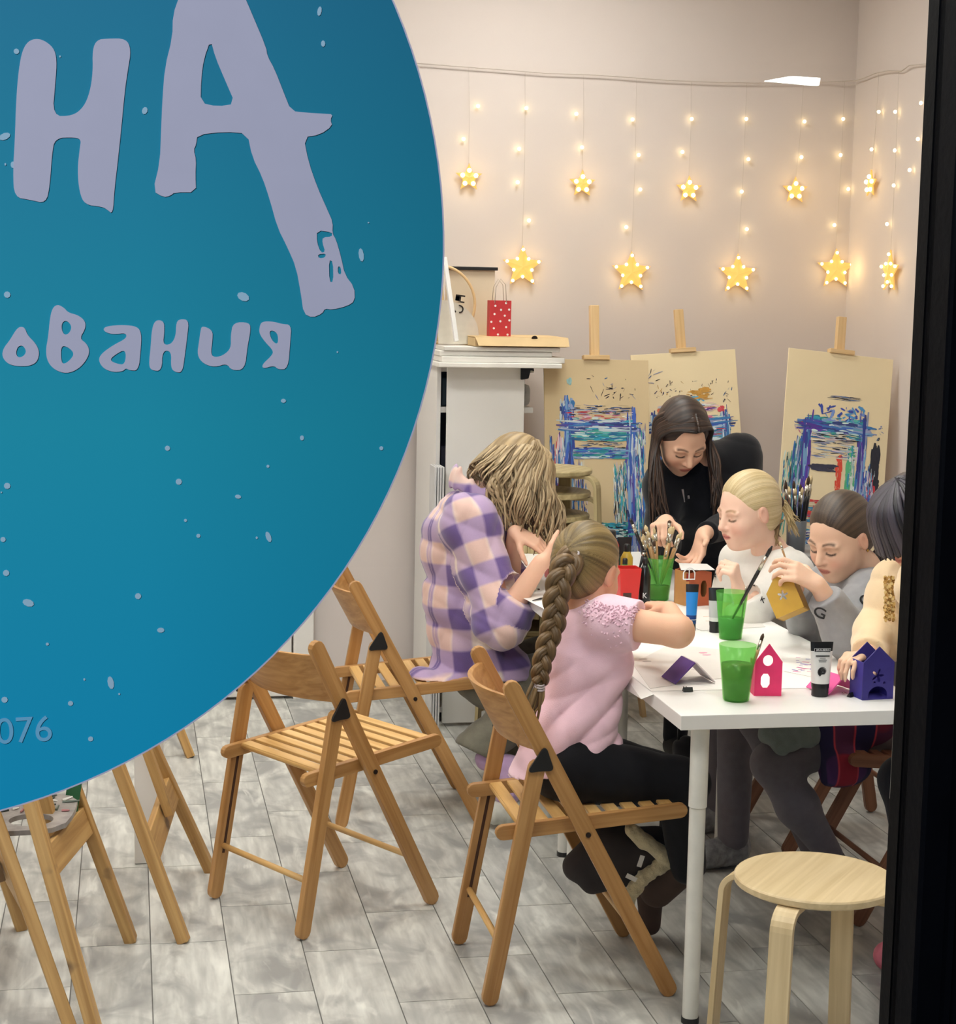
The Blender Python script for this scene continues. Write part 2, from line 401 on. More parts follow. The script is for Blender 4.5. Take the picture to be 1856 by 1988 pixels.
# ---- street lamp across the pavement, mirrored in the pane
vp_ = atY(1545, 156, 6.6); lx, ly, lz = vp_[0], 2*(YF-.003)-vp_[1], vp_[2]
sl = thing('street_lamp', 'slim street lamp with a flat lit head facing the shop window', 'street lamp', (lx+.35, ly-.05, -.12))
p_ = MB(); p_.tube([(0, 0, 0), (0, 0, lz+.12), (0, 0, lz+.2), (-.06, 0, lz+.24)], [.04, .03, .025, .02], 10); p_.build('pole', m_black, sl, True)
p_ = MB(); p_.box((-.3, -.02, lz+.17), (.5, .10, .035)); p_.build('lamp_head', m_black, sl, bevel=.006)
p_ = MB(); p_.prism([(-.46, .034, lz+.117), (-.25, .034, lz+.107), (-.245, .034, lz+.135), (-.36, .034, lz+.138)], (0, -.02, 0), None); p_.build('lit_glass', emis('street_lamp_glass', (255, 255, 255), 60), sl)
# ================================================================== round sticker on the pane
SY = YF-.003-.0006
SCX, SCZ, SRR = -.1905, 1.7245, .4133
ms, nt, b = newmat('sticker_print')
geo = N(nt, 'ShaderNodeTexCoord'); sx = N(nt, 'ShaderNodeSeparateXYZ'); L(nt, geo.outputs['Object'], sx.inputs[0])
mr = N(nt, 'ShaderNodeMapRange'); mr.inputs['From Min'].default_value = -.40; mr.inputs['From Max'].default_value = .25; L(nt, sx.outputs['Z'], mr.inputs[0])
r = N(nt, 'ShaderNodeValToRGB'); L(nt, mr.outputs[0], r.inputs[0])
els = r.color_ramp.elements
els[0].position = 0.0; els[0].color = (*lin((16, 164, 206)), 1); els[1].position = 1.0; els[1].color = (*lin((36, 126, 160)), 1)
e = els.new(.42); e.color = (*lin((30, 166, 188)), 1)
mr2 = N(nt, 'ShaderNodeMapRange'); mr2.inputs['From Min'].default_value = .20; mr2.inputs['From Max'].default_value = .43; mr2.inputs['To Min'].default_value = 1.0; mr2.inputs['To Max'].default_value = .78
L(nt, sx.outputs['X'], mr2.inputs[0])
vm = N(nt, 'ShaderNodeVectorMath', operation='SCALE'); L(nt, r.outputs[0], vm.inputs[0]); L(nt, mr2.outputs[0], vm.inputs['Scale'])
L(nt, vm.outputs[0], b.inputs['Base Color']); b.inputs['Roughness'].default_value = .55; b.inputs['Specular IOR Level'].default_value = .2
m_letter = flat('white_print', (200, 196, 212), .6, .015, 30, spec=.2)
m_letter2 = flat('pale_blue_print', (120, 186, 218), .6, .02, 30, spec=.2)
stk = thing('window_sticker', 'large round blue sticker with white brush lettering on the window pane', 'sticker', (SCX, SY, SCZ))
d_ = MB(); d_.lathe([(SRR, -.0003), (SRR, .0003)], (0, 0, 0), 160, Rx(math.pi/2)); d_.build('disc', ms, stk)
d_ = MB(); n = 160
vs = []; 
for k in range(n):
    a = 2*math.pi*k/n
    for r_, y in ((SRR, -.0004), (SRR+.0011, -.0004), (SRR+.0011, .0003), (SRR, .0003)): vs.append((r_*math.cos(a), y, r_*math.sin(a)))
d_.add(vs, [(k*4+q, k*4+(q+1) % 4, ((k+1) % n)*4+(q+1) % 4, ((k+1) % n)*4+q) for k in range(n) for q in range(4)]); d_.build('border', m_letter, stk)
def onst(x, y):
    p = atY(x, y, SY); return (p[0]-SCX, p[2]-SCZ)
def letter(loops, sc, ox, oy, name, mat=None, it=2):
    lps = [[onst(ox+x/sc, oy+y/sc) for x, y in chaikin(lp, it)] for lp in loops]
    me = fill2d(lps, .00025); me.materials.clear(); me.materials.append(mat or m_letter)
    me.transform(Matrix(((1, 0, 0, 0), (0, 0, 1, -.0008), (0, 1, 0, 0), (0, 0, 0, 1))))
    return link(name, me, stk)
Z1 = 2.0622
letter([[(118,160),(165,155),(215,190),(228,240),(222,330),(210,465),(290,465),(335,430),(360,370),(372,290),(370,200),(388,160),(430,155),(505,155),(525,200),(512,280),(500,360),(485,520),(470,660),(458,760),(452,858),(430,840),(410,828),(340,820),(318,770),(310,680),(320,590),(325,560),(300,550),(220,553),(208,620),(200,740),(185,815),(120,800),(58,790),(52,690),(60,560),(65,400),(75,280),(90,200)]], Z1, 0, 0, 'letter')
letter([[(760,-150),(925,-150),(980,-10),(1010,60),(1065,190),(1070,225),(1100,280),(1135,370),(1165,445),(1230,452),(1300,456),(1332,458),(1322,480),(1330,505),(1280,540),(1215,550),(1235,650),(1270,750),(1310,840),(1332,890),(1330,935),(1345,960),(1365,1030),(1380,1100),(1418,1150),(1420,1205),(1390,1225),(1330,1240),(1300,1235),(1290,1255),(1250,1272),(1215,1255),(1205,1180),(1185,1070),(1150,990),(1110,910),(1080,800),(1050,710),(1010,630),(990,535),(900,528),(790,540),(785,580),(775,600),(785,640),(782,700),(785,770),(700,770),(680,785),(655,790),(612,765),(640,650),(645,520),(650,400),(660,270),(690,150),(692,60),(720,-20)],
        [(843,160),(862,230),(900,320),(942,416),(870,427),(803,412),(805,320),(815,240)],
        [(1268,922),(1330,930),(1328,948),(1292,950),(1290,972),(1302,1008),(1284,1012),(1268,970)],
        [(1316,1040),(1333,1048),(1334,1130),(1318,1128)], [(1352,1065),(1364,1070),(1366,1100),(1352,1095)], [(1272,1018),(1305,1015),(1300,1032),(1275,1034)]], Z1, 0, 0, 'letter', it=1)
Z3 = 3.0933
for lp in ([[(120,228),(150,235),(165,280),(215,330),(238,380),(225,440),(180,465),(110,467),(50,455),(12,410),(20,360),(60,310),(95,250)],[(105,350),(135,340),(158,370),(150,400),(115,418),(95,395)]],
           [[(345,95),(385,115),(410,145),(470,160),(512,195),(514,240),(478,300),(520,330),(540,375),(520,430),(470,485),(400,512),(330,490),(285,440),(275,370),(290,290),(300,180),(315,118)],[(372,205),(400,190),(432,225),(420,265),(390,282),(370,250)],[(368,342),(410,352),(448,390),(420,432),(378,458),(366,420)]],
           [[(618,245),(640,226),(740,218),(825,228),(850,270),(845,370),(832,492),(780,492),(755,478),(740,497),(680,503),(620,480),(590,430),(610,390),(680,340),(762,298),(755,266),(690,276),(640,266)],[(757,362),(752,458),(700,452),(658,430),(690,398)]],
           [[(935,188),(985,195),(987,260),(978,337),(1025,337),(1055,290),(1058,200),(1085,183),(1134,190),(1125,280),(1110,400),(1095,505),(1050,502),(1025,475),(1030,376),(975,372),(972,495),(910,492),(893,460),(905,350),(912,240)]],
           [[(1212,222),(1277,250),(1276,310),(1265,395),(1290,414),(1340,402),(1387,360),(1385,280),(1400,203),(1498,203),(1505,250),(1485,350),(1470,487),(1390,492),(1362,450),(1290,473),(1220,452),(1183,400),(1195,320),(1203,260)]],
           [[(1572,198),(1640,198),(1690,213),(1750,218),(1742,320),(1730,482),(1670,487),(1645,462),(1580,482),(1572,458),(1635,400),(1640,372),(1590,320),(1556,270),(1558,230)],[(1613,248),(1668,263),(1670,340),(1630,312)]]):
    letter(lp, Z3, 0, 560, 'letter')
c0 = onst(47, 1419); cX = onst(147, 1413)
text_obj('phone_digits', '076', .0268, m_letter2, stk, (c0[0], -.0009, c0[1]), V(cX[0]-c0[0], 0, cX[1]-c0[1]), V(0, 0, 1), .0002)
sp = MB(); rs = random.Random(5)
specks = [(620,22,4,9,10),(627,85,4,6,0),(281,215,5,7,20),(9,265,11,6,-25),(32,100,5,5,0),(472,576,12,8,25),(701,495,5,13,-8),(14,572,6,6,0),(586,850,4,5,0),(325,870,5,5,0),(347,935,6,6,0),(14,943,6,6,0),(462,964,6,4,10),(521,1042,5,11,-20),(12,1112,6,6,0),(268,1157,6,6,0),(55,1170,11,7,20),(312,1223,7,5,0),(215,1325,6,13,-10),(385,1040,4,4,0),(137,1365,5,5,0),(9,1358,6,6,0),(176,1434,5,5,0),(740,870,4,4,0),(550,778,5,4,0),(25,320,4,6,0),(6,1047,5,5,0),(360,1010,3,3,0),(92,1250,3,3,0),(520,905,3,3,0)]
specks += [(rs.uniform(0, 800), rs.uniform(20, 1400), rs.uniform(1.2, 2.4), rs.uniform(1.2, 2.6), 0) for _ in range(14)]
for x, y, a, c_, an in specks:
    p = onst(x, y)
    if math.hypot(*p) > SRR-.01: continue
    k_ = 1.3/FPX; an = math.radians(an)
    pts = [(p[0]+k_*(a*math.cos(t)*math.cos(an)-c_*math.sin(t)*math.sin(an)), -.0006, p[1]-k_*(a*math.cos(t)*math.sin(an)+c_*math.sin(t)*math.cos(an))) for t in [2*math.pi*q/9 for q in range(9)]]
    sp.prism(pts, (0, -.0003, 0), None)
o = sp.build('snow_specks', flat('speck_print', (172, 206, 222), .6, .02, 30, spec=.2), stk); o['kind'] = 'stuff'
# ================================================================== furniture
m_chair = wood('beech_chair', (164, 116, 62), (196, 150, 94), .42)
m_chairdark = wood('brown_chair', (122, 80, 56), (152, 104, 76), .45)
m_seat = wood('beech_seat', (204, 158, 92), (224, 184, 122), .42)
m_birch = wood('birch', (208, 184, 140), (228, 206, 164), .4)
m_birchgrey = wood('grey_birch', (158, 142, 100), (190, 174, 130), .5)
m_pine = wood('easel_pine', (166, 124, 68), (202, 162, 102), .5, (120, 92, 60), .0)
m_plastic = flat('black_plastic', (22, 22, 24), .45, .1)
m_bolt = flat('dark_bolt', (40, 30, 26), .4, .1, metal=.5)
m_groove = flat('dark_groove', (70, 40, 20), .8, .1)
def xleg(z): return .455-.425*z/.79
def folding_chair(label, group, m1, m2):
    t = thing('folding_chair', label, 'chair', group=group); hw = .205
    for s in (-1, 1):
        b = MB(); b.bar((.455, s*hw, .002), (.03, s*hw, .79), .02, .042, (0, 0, 1), True); b.build('front_leg', m1, t, bevel=.002)
        b = MB(); b.bar((0, s*hw, .002), (.107, s*hw, .60), .02, .04, (0, 0, 1), True); rl = b.build('rear_leg', m1, t, bevel=.002)
        b = MB(); b.bar((.024, s*(hw-.0102), .13), (.072, s*(hw-.0102), .40), .0012, .008, (0, 0, 1)); b.build('groove', m_groove, rl)
        b = MB(); b.bar((.012, s*(hw-.021), .418), (.485, s*(hw-.021), .460), .019, .036, (0, 0, 1), True); b.build('seat_rail', m1, t, bevel=.002)
        y = s*(hw+.0105)
        tri = chaikin([(.076, .572), (.110, .576), (.144, .575), (.134, .604), (.121, .640), (.098, .606)], 2)
        b = MB(); b.prism([(x, y, z) for x, z in tri], (0, s*.007, 0), None); b.build('bracket', m_plastic, t, bevel=.001)
        b = MB(); b.lathe([(.0065, 0), (.0065, .003)], (.232, y, .415), 12, Rx(-s*math.pi/2)); b.build('bolt', m_bolt, t)
    d = V(.473, 0, .042); d = d/np.linalg.norm(d)
    for k in range(9):
        x = .085+k*.044; p = V(x, 0, .418+(x-.012)*.0888+.013)
        b = MB(); b.bar(p-V(0, hw-.031, 0), p+V(0, hw-.031, 0), .030, .009, V(-.088, 0, 1)); b.build('slat', m2, t, bevel=.002)
    for x, z in ((.076, .432), (.026, .15), (xleg(.15), .15)):
        b = MB(); b.tube([(x, -hw+.01, z), (x, hw-.01, z)], .0085, 10); b.build('rung', m2, t, True)
    vs = []; n = 12; zs = (.618, .64, .735, .752)
    for side in (0, 1):
        for z in zs:
            for k in range(n+1):
                y = -hw+.008+(2*hw-.016)*k/n
                vs.append((xleg(z)-.062*(1-(y/hw)**2)+(.007 if side else -.007)-.004, y, z))
    fs = []; m_ = len(zs)*(n+1)
    for i in range(len(zs)-1):
        for k in range(n):
            a = i*(n+1)+k; fs.append((a, a+1, a+n+2, a+n+1)); fs.append((a+m_+n+1, a+m_+n+2, a+m_+1, a+m_))
    for k in range(n):
        fs.append((k+1, k, k+m_, k+m_+1)); a = (len(zs)-1)*(n+1)+k; fs.append((a, a+1, a+1+m_, a+m_))
    for i in range(len(zs)-1):
        a = i*(n+1); fs.append((a+n+1, a, a+m_, a+n+1+m_)); a += n; fs.append((a, a+n+1, a+n+1+m_, a+m_))
    b = MB(); b.add(vs, fs, [(v[1], v[2], v[0]) for v in vs]); b.build('backrest', m1, t, True, .002)
    return t
GC = 'folding chairs round the white tables'
ch_a = folding_chair('empty slatted beech folding chair between the easels and the table', GC, m_chair, m_seat)
ch_a.location = (.332, 4.724, 0); ch_a.rotation_euler = (0, 0, math.radians(31))
ch_b = dup(ch_a, (.65, 5.715, 0), 0, 'beech folding chair under the woman in the plaid shirt')
ch_c = dup(ch_a, (.838, 4.255, 0), 0, 'beech folding chair under the girl in the pink T-shirt')
ch_d = folding_chair('brown folding chair under the girl in the grey sweatshirt', GC, m_chairdark, m_chairdark)
ch_d.location = (2.39, 4.655, 0); ch_d.rotation_euler = (0, 0, math.pi)
ch_e = dup(ch_d, (2.42, 5.27, 0), math.pi, 'brown folding chair under the blonde girl in the white sweatshirt')
ch_f = dup(ch_d, (2.40, 4.04, 0), math.radians(178), 'brown folding chair under the child in the cream sweatshirt')
# ---- tables
m_legwhite = flat('white_leg', (226, 226, 220), .35, .05, 30)
def table(label, y0, y1):
    t = thing('table', label, 'table', (1.225, y0, 0), 0, 'white work tables')
    W_, Ln = .625, y1-y0-.002
    b = MB(); b.box((W_/2, Ln/2, .733), (W_, Ln, .034)); b.build('tabletop', m_white, t, bevel=.0015)
    for x in (.064, W_-.064):
        for y in (.052, Ln-.062):
            b = MB(); b.lathe([(.019, .012), (.019, .52), (.0215, .522), (.0215, .716)], (x, y, 0), 20); lg = b.build('leg', m_legwhite, t, True)
            lg.modifiers.new('es', 'EDGE_SPLIT').split_angle = math.radians(50)
            b = MB(); b.lathe([(.021, 0), (.021, .014)], (x, y, 0), 20); b.build('leg_foot', m_plastic, lg)
    return t
table('white rectangular work table with paint cups and little houses on it', 3.835, 5.10)
table('white rectangular work table beside the woman in the plaid shirt', 5.10, 6.36)
# ---- round bentwood stools
def stool(label, group, ms, ml):
    t = thing('stool', label, 'stool', group=group)
    b = MB(); b.lathe([(.168, .430), (.175, .434), (.175, .446), (.172, .450)], (0, 0, 0), 48); b.build('seat', ms, t, bevel=.001)
    for k in range(4):
        a = math.pi/2*k; R = Rz(a)
        pts = [(.055, .424), (.13, .424)]+[(.165+.042*math.sin(q), .382+.042*math.cos(q)) for q in np.linspace(0, math.pi/2*.95, 7)]+[(.2125, .28), (.219, .14), (.225, .0)]
        vs = []; g = []; ln = 0
        for i, (x, z) in enumerate(pts):
            p0 = V(*pts[max(i-1, 0)]); p1 = V(*pts[min(i+1, len(pts)-1)]); d = unit(p1-p0); nrm = V(-d[1], d[0])
            if i: ln += math.hypot(x-pts[i-1][0], z-pts[i-1][1])
            for s, y in ((.0065, -.025), (.0065, .025), (-.0065, .025), (-.0065, -.025)):
                q = V(x, z)+nrm*s; vs.append(R@V(q[0], y, max(q[1], 0))); g.append((ln, y, s))
        n = len(pts); fs = [(3, 2, 1, 0), tuple((n-1)*4+q for q in range(4))]+[(i*4+q, i*4+(q+1) % 4, (i+1)*4+(q+1) % 4, (i+1)*4+q) for i in range(n-1) for q in range(4)]
        b = MB(); b.add(vs, fs, g); b.build('leg', ml, t, bevel=.0012)
    return t
s0 = stool('round birch stool with bent legs standing alone by the table end', 'bentwood stools', m_birch, m_birch)
s0.location = (1.46, 3.58, 0); s0.rotation_euler = (0, 0, math.radians(50))
s1 = stool('round bentwood stool in the stack below the shelf unit', 'stacked bentwood stools', m_birchgrey, m_birchgrey)
SX, SYy = 1.51, 6.555
for k in range(8):
    o = s1 if k == 0 else dup(s1)
    o.location = (SX+.002*k, SYy-.004*k, .085*k); o.rotation_euler = (0, 0, math.radians(153-14*k))
    o['label'] = ('lowest', 'second from the bottom', 'third from the bottom', 'fourth from the bottom', 'fourth from the top', 'third from the top', 'second from the top', 'topmost')[k]+' of the stacked round bentwood stools beside the shelf unit'
# ---- easels
def easel_paint(b, regions, W_, H_, rnd):
    """strokes: flat dabs of paint; (u0,v0,u1,v1,n,orient,len,thick,palette)"""
    for (u0, v0, u1, v1, n, ori, ln, th, pal) in regions:
        for _ in range(int(n*(1.4 if ori == 'r' else 4.4))):
            u = rnd.uniform(u0, u1); v = rnd.uniform(v0, v1); l_ = ln*rnd.uniform(.15, .75)/2; t_ = th*rnd.uniform(.2, 1.0)/2
            an = (0 if ori == 'h' else math.pi/2 if ori == 'v' else rnd.uniform(0, math.pi))+rnd.gauss(0, .06)
            x, z = u*W_/2, v*H_/2; ca, sa = math.cos(an), math.sin(an)
            c = lin(rnd.choice(pal)); k = rnd.uniform(.85, 1.15); b.cur = tuple(min(1, q*k) for q in c)
            e = .0006+rnd.uniform(0, .0012); m = 5; up = []; dn = []
            for i in range(m):
                s = -1+2*i/(m-1); hw = t_*(1-.5*s*s)*rnd.uniform(.6, 1.2)
                up.append((x+ca*s*l_-sa*hw, z+sa*s*l_+ca*hw)); dn.append((x+ca*s*l_+sa*hw, z+sa*s*l_-ca*hw))
            pts = up+dn[::-1]
            pts = [(max(-W_/2+.002, min(W_/2-.002, p)), max(-H_/2+.002, min(H_/2-.002, q))) for p, q in pts]
            b.add([(p, -e, q) for p, q in pts], [tuple(range(len(pts)))])
BL = [(52, 70, 150), (66, 100, 186), (60, 120, 176), (84, 76, 150), (52, 66, 124), (120, 164, 204), (196, 210, 216), (150, 160, 196)]
TE = [(40, 132, 150), (60, 150, 140), (90, 178, 170), (42, 104, 150), (205, 225, 220), (60, 160, 190)]
DK = [(28, 34, 48), (40, 60, 80), (36, 80, 90), (70, 60, 90), (200, 215, 215), (70, 120, 130)]
WH = [(228, 226, 214), (200, 214, 220), (214, 196, 206)]
PK = [(196, 60, 70), (206, 120, 150), (90, 60, 140), (220, 190, 200)]
BK = [(30, 30, 36), (50, 46, 60), (120, 130, 170), (90, 120, 160)]
def ringregs(l, r_, t, bt, n, w_, pal, pal2):
    return [(l-.06, bt, l+.08, t, n, 'v', .22, w_, pal), (r_-.08, bt, r_+.06, t, n, 'v', .22, w_, pal), (l, t-.05, r_, t+.05, n, 'h', .16, w_, pal), (l, t-.11, r_, t+.09, n//2, 'h', .08, w_*.7, pal2)]
m_board = flat('board_kraft', (236, 218, 178), .7, .04, 4)
m_board1 = flat('board_tan', (212, 190, 150), .7, .05, 4)
m_paint = vcol('paint_dabs', .45)
m_mast = wood('pale_pine', (206, 170, 118), (228, 196, 148), .5)
def painted_easel(label, cx, Yp, cz, W_, H_, roll, yaw, mastlen, mb, regions, seed, mastroll=None):
    t = thing('easel', label, 'easel', (cx, Yp+.12, 0), 0, 'easels along the back wall')
    R = Rz(yaw)@Rx(-math.radians(8))@Ry(-roll)     # local x right, y back, z up
    O = V(cx, Yp, cz)-V(cx, Yp+.12, 0)
    def T(p): return O+R@np.asarray(p, float)
    b = MB(); b.box(O, (W_, .006, H_), R); bd = b.build('painting_board', mb, t, bevel=.001)
    b = MB(); easel_paint(b, regions, W_, H_, random.Random(seed))
    b.v = [tuple(T((p[0], p[1]-.0032, p[2]))) for p in b.v]; o = b.build('paint', m_paint, bd); o['kind'] = 'stuff'
    b = MB(); top = T((0, .022, H_/2+mastlen)); b.bar(T((0, .022, -H_/2-.25)), top, .036, .024, R@V(0, 1, 0)); b.build('mast', m_mast, t, bevel=.002)
    b = MB(); b.box(T((0, .004, H_/2+.008)), (.105, .034, .018), R); b.build('clamp', m_mast, t, bevel=.002)
    b = MB(); b.box(T((0, -.002, -H_/2-.014)), (W_*.9, .06, .026), R); b.build('ledge', m_mast, t, bevel=.002)
    ap = T((0, .05, H_/2-.03))
    for s in (-1, 1):
        b = MB(); b.bar(ap+V(s*.03, 0, 0), V(s*.24, -.05, 0), .02, .036, (0, 1, 0)); b.build('leg', m_mast, t, bevel=.002)
    b = MB(); b.bar(ap+V(0, .02, 0), V(0, .22, 0), .036, .02, (0, 1, 0)); b.build('rear_leg', m_mast, t, bevel=.002)
    return t
regs1 = ringregs(-.55, .66, .34, -.95, 55, .014, BL, TE)+[
    (-.45, .20, .6, .30, 40, 'h', .12, .010, TE), (-.45, .02, .6, .12, 45, 'h', .12, .010, TE+BL), (-.3, .12, .5, .2, 8, 'h', .06, .005, BK),
    (-.9, -.55, -.62, .18, 60, 'v', .12, .009, BL+PK+WH), (-.45, -.9, -.2, -.05, 30, 'v', .09, .008, BL+BK+WH), (.3, -.6, .55, -.05, 40, 'v', .08, .006, BK+WH+TE),
    (-.5, -.98, .7, -.62, 170, 'h', .07, .012, DK+TE), (.7, -.9, .92, .3, 60, 'v', .1, .008, TE+WH+BL), (-.7, .42, -.45, .58, 20, 'v', .08, .014, BL),
    (-.5, .45, .6, .55, 16, 'h', .07, .005, BK), (-.3, .62, .8, .72, 14, 'r', .04, .005, BK), (-.2, .7, .6, .84, 6, 'r', .03, .005, BK), (-.6, .35, .7, .5, 24, 'h', .06, .006, WH+PK), (-.55, .76, -.5, .80, 3, 'v', .03, .016, [(150, 190, 190)])]
painted_easel('easel with a tan painting board beside the shelf unit', 1.795, 6.80, 1.045, .425, .79, 0.0, .03, .215, m_board1, regs1, 11)
regs2 = ringregs(-.62, .72, .30, -.9, 60, .016, BL, PK+TE)+[(-.5, .42, .5, .50, 30, 'h', .08, .008, PK+WH), (-.5, .0, .7, .24, 80, 'h', .09, .012, BL+TE), (.75, -.5, .95, .1, 50, 'v', .1, .012, BL+BK),
    (-.6, .58, .7, .72, 34, 'r', .025, .005, [(70, 60, 60), (190, 150, 90), (60, 60, 90)]), (.1, .54, .4, .64, 6, 'h', .07, .016, [(200, 150, 70)]), (0, .42, .3, .56, 8, 'r', .07, .014, [(90, 170, 210)]), (.6, .42, .7, .46, 3, 'h', .03, .016, [(215, 80, 90)]), (-.55, .42, -.45, .47, 3, 'h', .03, .018, [(220, 120, 90)]), (-.7, .7, -.5, .85, 5, 'r', .06, .004, BK), (.7, .5, .9, .72, 8, 'r', .03, .005, BK)]
painted_easel('easel with a painting board behind the teacher in black', 2.215, 6.93, 1.05, .435, .84, math.radians(4.0), -.03, .175, m_board, regs2, 12)
regs3 = ringregs(-.55, .52, .30, -.95, 60, .016, BL+[(90, 60, 160)], TE)+[(-.35, .0, .4, .24, 30, 'h', .10, .006, WH+BK), (-.4, -.12, .0, -.06, 14, 'h', .09, .010, [(60, 60, 80)]), (-.4, -.62, .4, -.4, 40, 'h', .09, .012, [(60, 130, 170), (200, 60, 80), (220, 70, 60), (214, 200, 170)]),
    (-.78, -.8, -.6, .15, 60, 'v', .12, .010, TE+BL), (-.95, -.7, -.75, .0, 30, 'v', .08, .006, BK+TE), (.25, -.6, .4, .1, 30, 'v', .12, .014, [(90, 180, 130), (60, 150, 170), (210, 220, 215)]), (.6, -.9, .8, -.1, 60, 'v', .12, .012, BL+PK+WH), (.72, -.25, .86, .12, 16, 'v', .10, .020, [(40, 42, 52)]), (.05, -.35, .15, .05, 8, 'v', .07, .012, [(222, 80, 60)]), (-.35, .34, .5, .5, 26, 'r', .06, .016, [(90, 160, 215), (120, 150, 210), (60, 80, 170)]),
    (-.1, .55, .35, .60, 4, 'h', .12, .004, BK), (-.6, -.95, .5, -.66, 90, 'h', .07, .013, TE+BL+WH), (.8, .2, .9, .36, 6, 'r', .02, .006, BK), (-.8, .2, -.5, .34, 8, 'r', .03, .006, PK+BK)]
painted_easel('leaning easel with a painting board by the right wall', 2.74, 6.72, 1.06, .45, .84, math.radians(-5.5), .05, .15, m_board, regs3, 13)
# ---- easels standing on the left, mostly behind the sticker
def a_easel(label, fa, fb, ap, cross=.36, third=None, mast=True):
    fa, fb, ap = [np.asarray(q, float) for q in (fa, fb, ap)]; base = (fa+fb)/2; base[2] = 0
    t = thing('easel', label, 'easel', base, 0, 'wooden easels on the left')
    nrm = unit(np.cross(fb-fa, ap-fa))
    for f_ in (fa, fb):
        b = MB(); b.bar(f_-base, ap+(f_-ap)*.02-base, .040, .030, nrm); b.build('leg', m_pine, t, bevel=.003)
    pa, pb = fa+(ap-fa)*cross, fb+(ap-fb)*(cross+.02)
    b = MB(); b.bar(pa-base-unit(pa-pb)*0, pb-base, .075, .02, nrm); b.build('crossbar', m_pine, t, bevel=.002)
    if mast:
        mp = (pa+pb)/2; b = MB(); b.bar(mp-base+nrm*.025, ap-base+nrm*.025+V(0, 0, .25), .036, .024, nrm); b.build('mast', m_pine, t, bevel=.002)
    th = np.asarray(third, float) if third is not None else V(2*ap[0]-base[0]-.1, base[1], 0)
    b = MB(); b.bar(th-base, ap-base-V(.02, 0, .03), .036, .026, (0, 1, 0)); b.build('rear_leg', m_pine, t, bevel=.002)
    return t
a_easel('wooden A-frame easel with a plain crossbar beside the empty chair', (.135, 4.575, 0), (.228, 5.14, 0), (-.50, 4.90, 1.72), .135)
a_easel('worn wooden easel with a paint-chipped leg behind the palette', (.0, 4.60, 0), (-.082, 4.03, 0), (-.56, 4.42, 1.70), .20)
a_easel('wooden easel on the left carrying the round-holed palette', (-.285, 4.73, 0), (-.135, 4.04, 0), (-.74, 4.50, 1.66), .14)
a_easel('wooden easel near the white door', (.213, 6.44, 0), (.12, 6.95, 0), (-.45, 6.75, 1.7), .3)
# paint-smeared palette with a round hole, on the easels' ledge
m_pal = flat('palette_paint', (146, 140, 136), .35, .35, 22, .2)
pc = atY(62, 1588, 4.32)
pal = thing('palette', 'grey paint-smeared wooden palette with a round hole on the easel', 'palette', (pc[0], pc[1], pc[2]))
outer = [(-.20, .16), (.02, .20), (.105, .15), (.10, .02), (.075, -.10), (-.02, -.125), (-.20, -.11)]
hole = [(.03+.052*math.cos(a)-.03, -.035+.05*math.sin(a)) for a in np.linspace(0, 2*math.pi, 24)[:-1]]
me = fill2d([chaikin(outer, 1), hole], .006); me.materials.clear(); me.materials.append(m_pal); link('board', me, pal)
b = MB(); rr = random.Random(2)
for _ in range(26):
    a = rr.uniform(0, 6.28); p = V(rr.uniform(-.12, .08), rr.uniform(.02, .15), .0075); l_ = rr.uniform(.015, .05)
    b.cur = lin(rr.choice([(225, 222, 215), (180, 120, 120), (90, 100, 90), (235, 235, 230), (60, 70, 64)]))
    b.tube([p, p+V(math.cos(a)*l_, math.sin(a)*l_, .002)], [.004, .002], 6)
b.build('paint_dabs', m_paint, pal)['kind'] = 'stuff'
b = MB(); g0 = atY(142, 1540, 4.52); b.box((0, 0, 0), (.035, .05, .12), Ry(.15)); gc_ = b.build('green_card', flat('green_paper', (40, 98, 58), .6), None, bevel=.001); gc_.location = [float(q) for q in g0]
tag(gc_, 'dark green paper card propped behind the palette', 'card')
# a white board standing behind the left easels
wb = atZ(283, 1676, 0); b = MB(); b.box((-.03, 0, .46), (.085, .018, .92), Rx(-.06)); o = b.build('narrow_board', m_whitepaint, None, bevel=.002); o.location = (float(wb[0])+.04, float(wb[1])+.03, .0)
tag(o, 'narrow white board standing on the floor behind the A-frame easel', 'board')
# ================================================================== shelf unit, its boards and what lies on top
m_shelf = flat('shelf_white', (228, 226, 222), .45, .02, 8)
UX0, UX1, UY0, UY1, UZ = 1.165, 1.565, 6.86, 7.34, 1.405
u = thing('shelf_unit', 'open white shelf unit behind the woman in the plaid shirt', 'shelf', (UX0, UY0, 0))
for x0 in (0, UX1-UX0-.016):
    b = MB(); b.box((x0+.008, .24 if x0 == 0 else .36, UZ/2), (.016, .48 if x0 == 0 else .24, UZ)); b.build('side_panel', m_shelf, u, bevel=.001)
b = MB(); b.box(((UX1-UX0)/2, .474, UZ/2), (UX1-UX0-.034, .010, UZ-.04)); b.build('back_panel', flat('shelf_back', (70, 72, 84), .7), u)
for z in (.05, .42, .82, 1.235, UZ-.012):
    b = MB(); b.box(((UX1-UX0)/2, .236, z), (UX1-UX0-.034, .46, .022)); b.build('shelf', m_shelf, u, bevel=.001)
def small(name, mbld, mat, label, cat, loc=None, group=None, **k):
    o = mbld.build(name, mat, None, **k)
    if loc is not None: o.location = [float(q) for q in loc]
    return tag(o, label, cat, group)
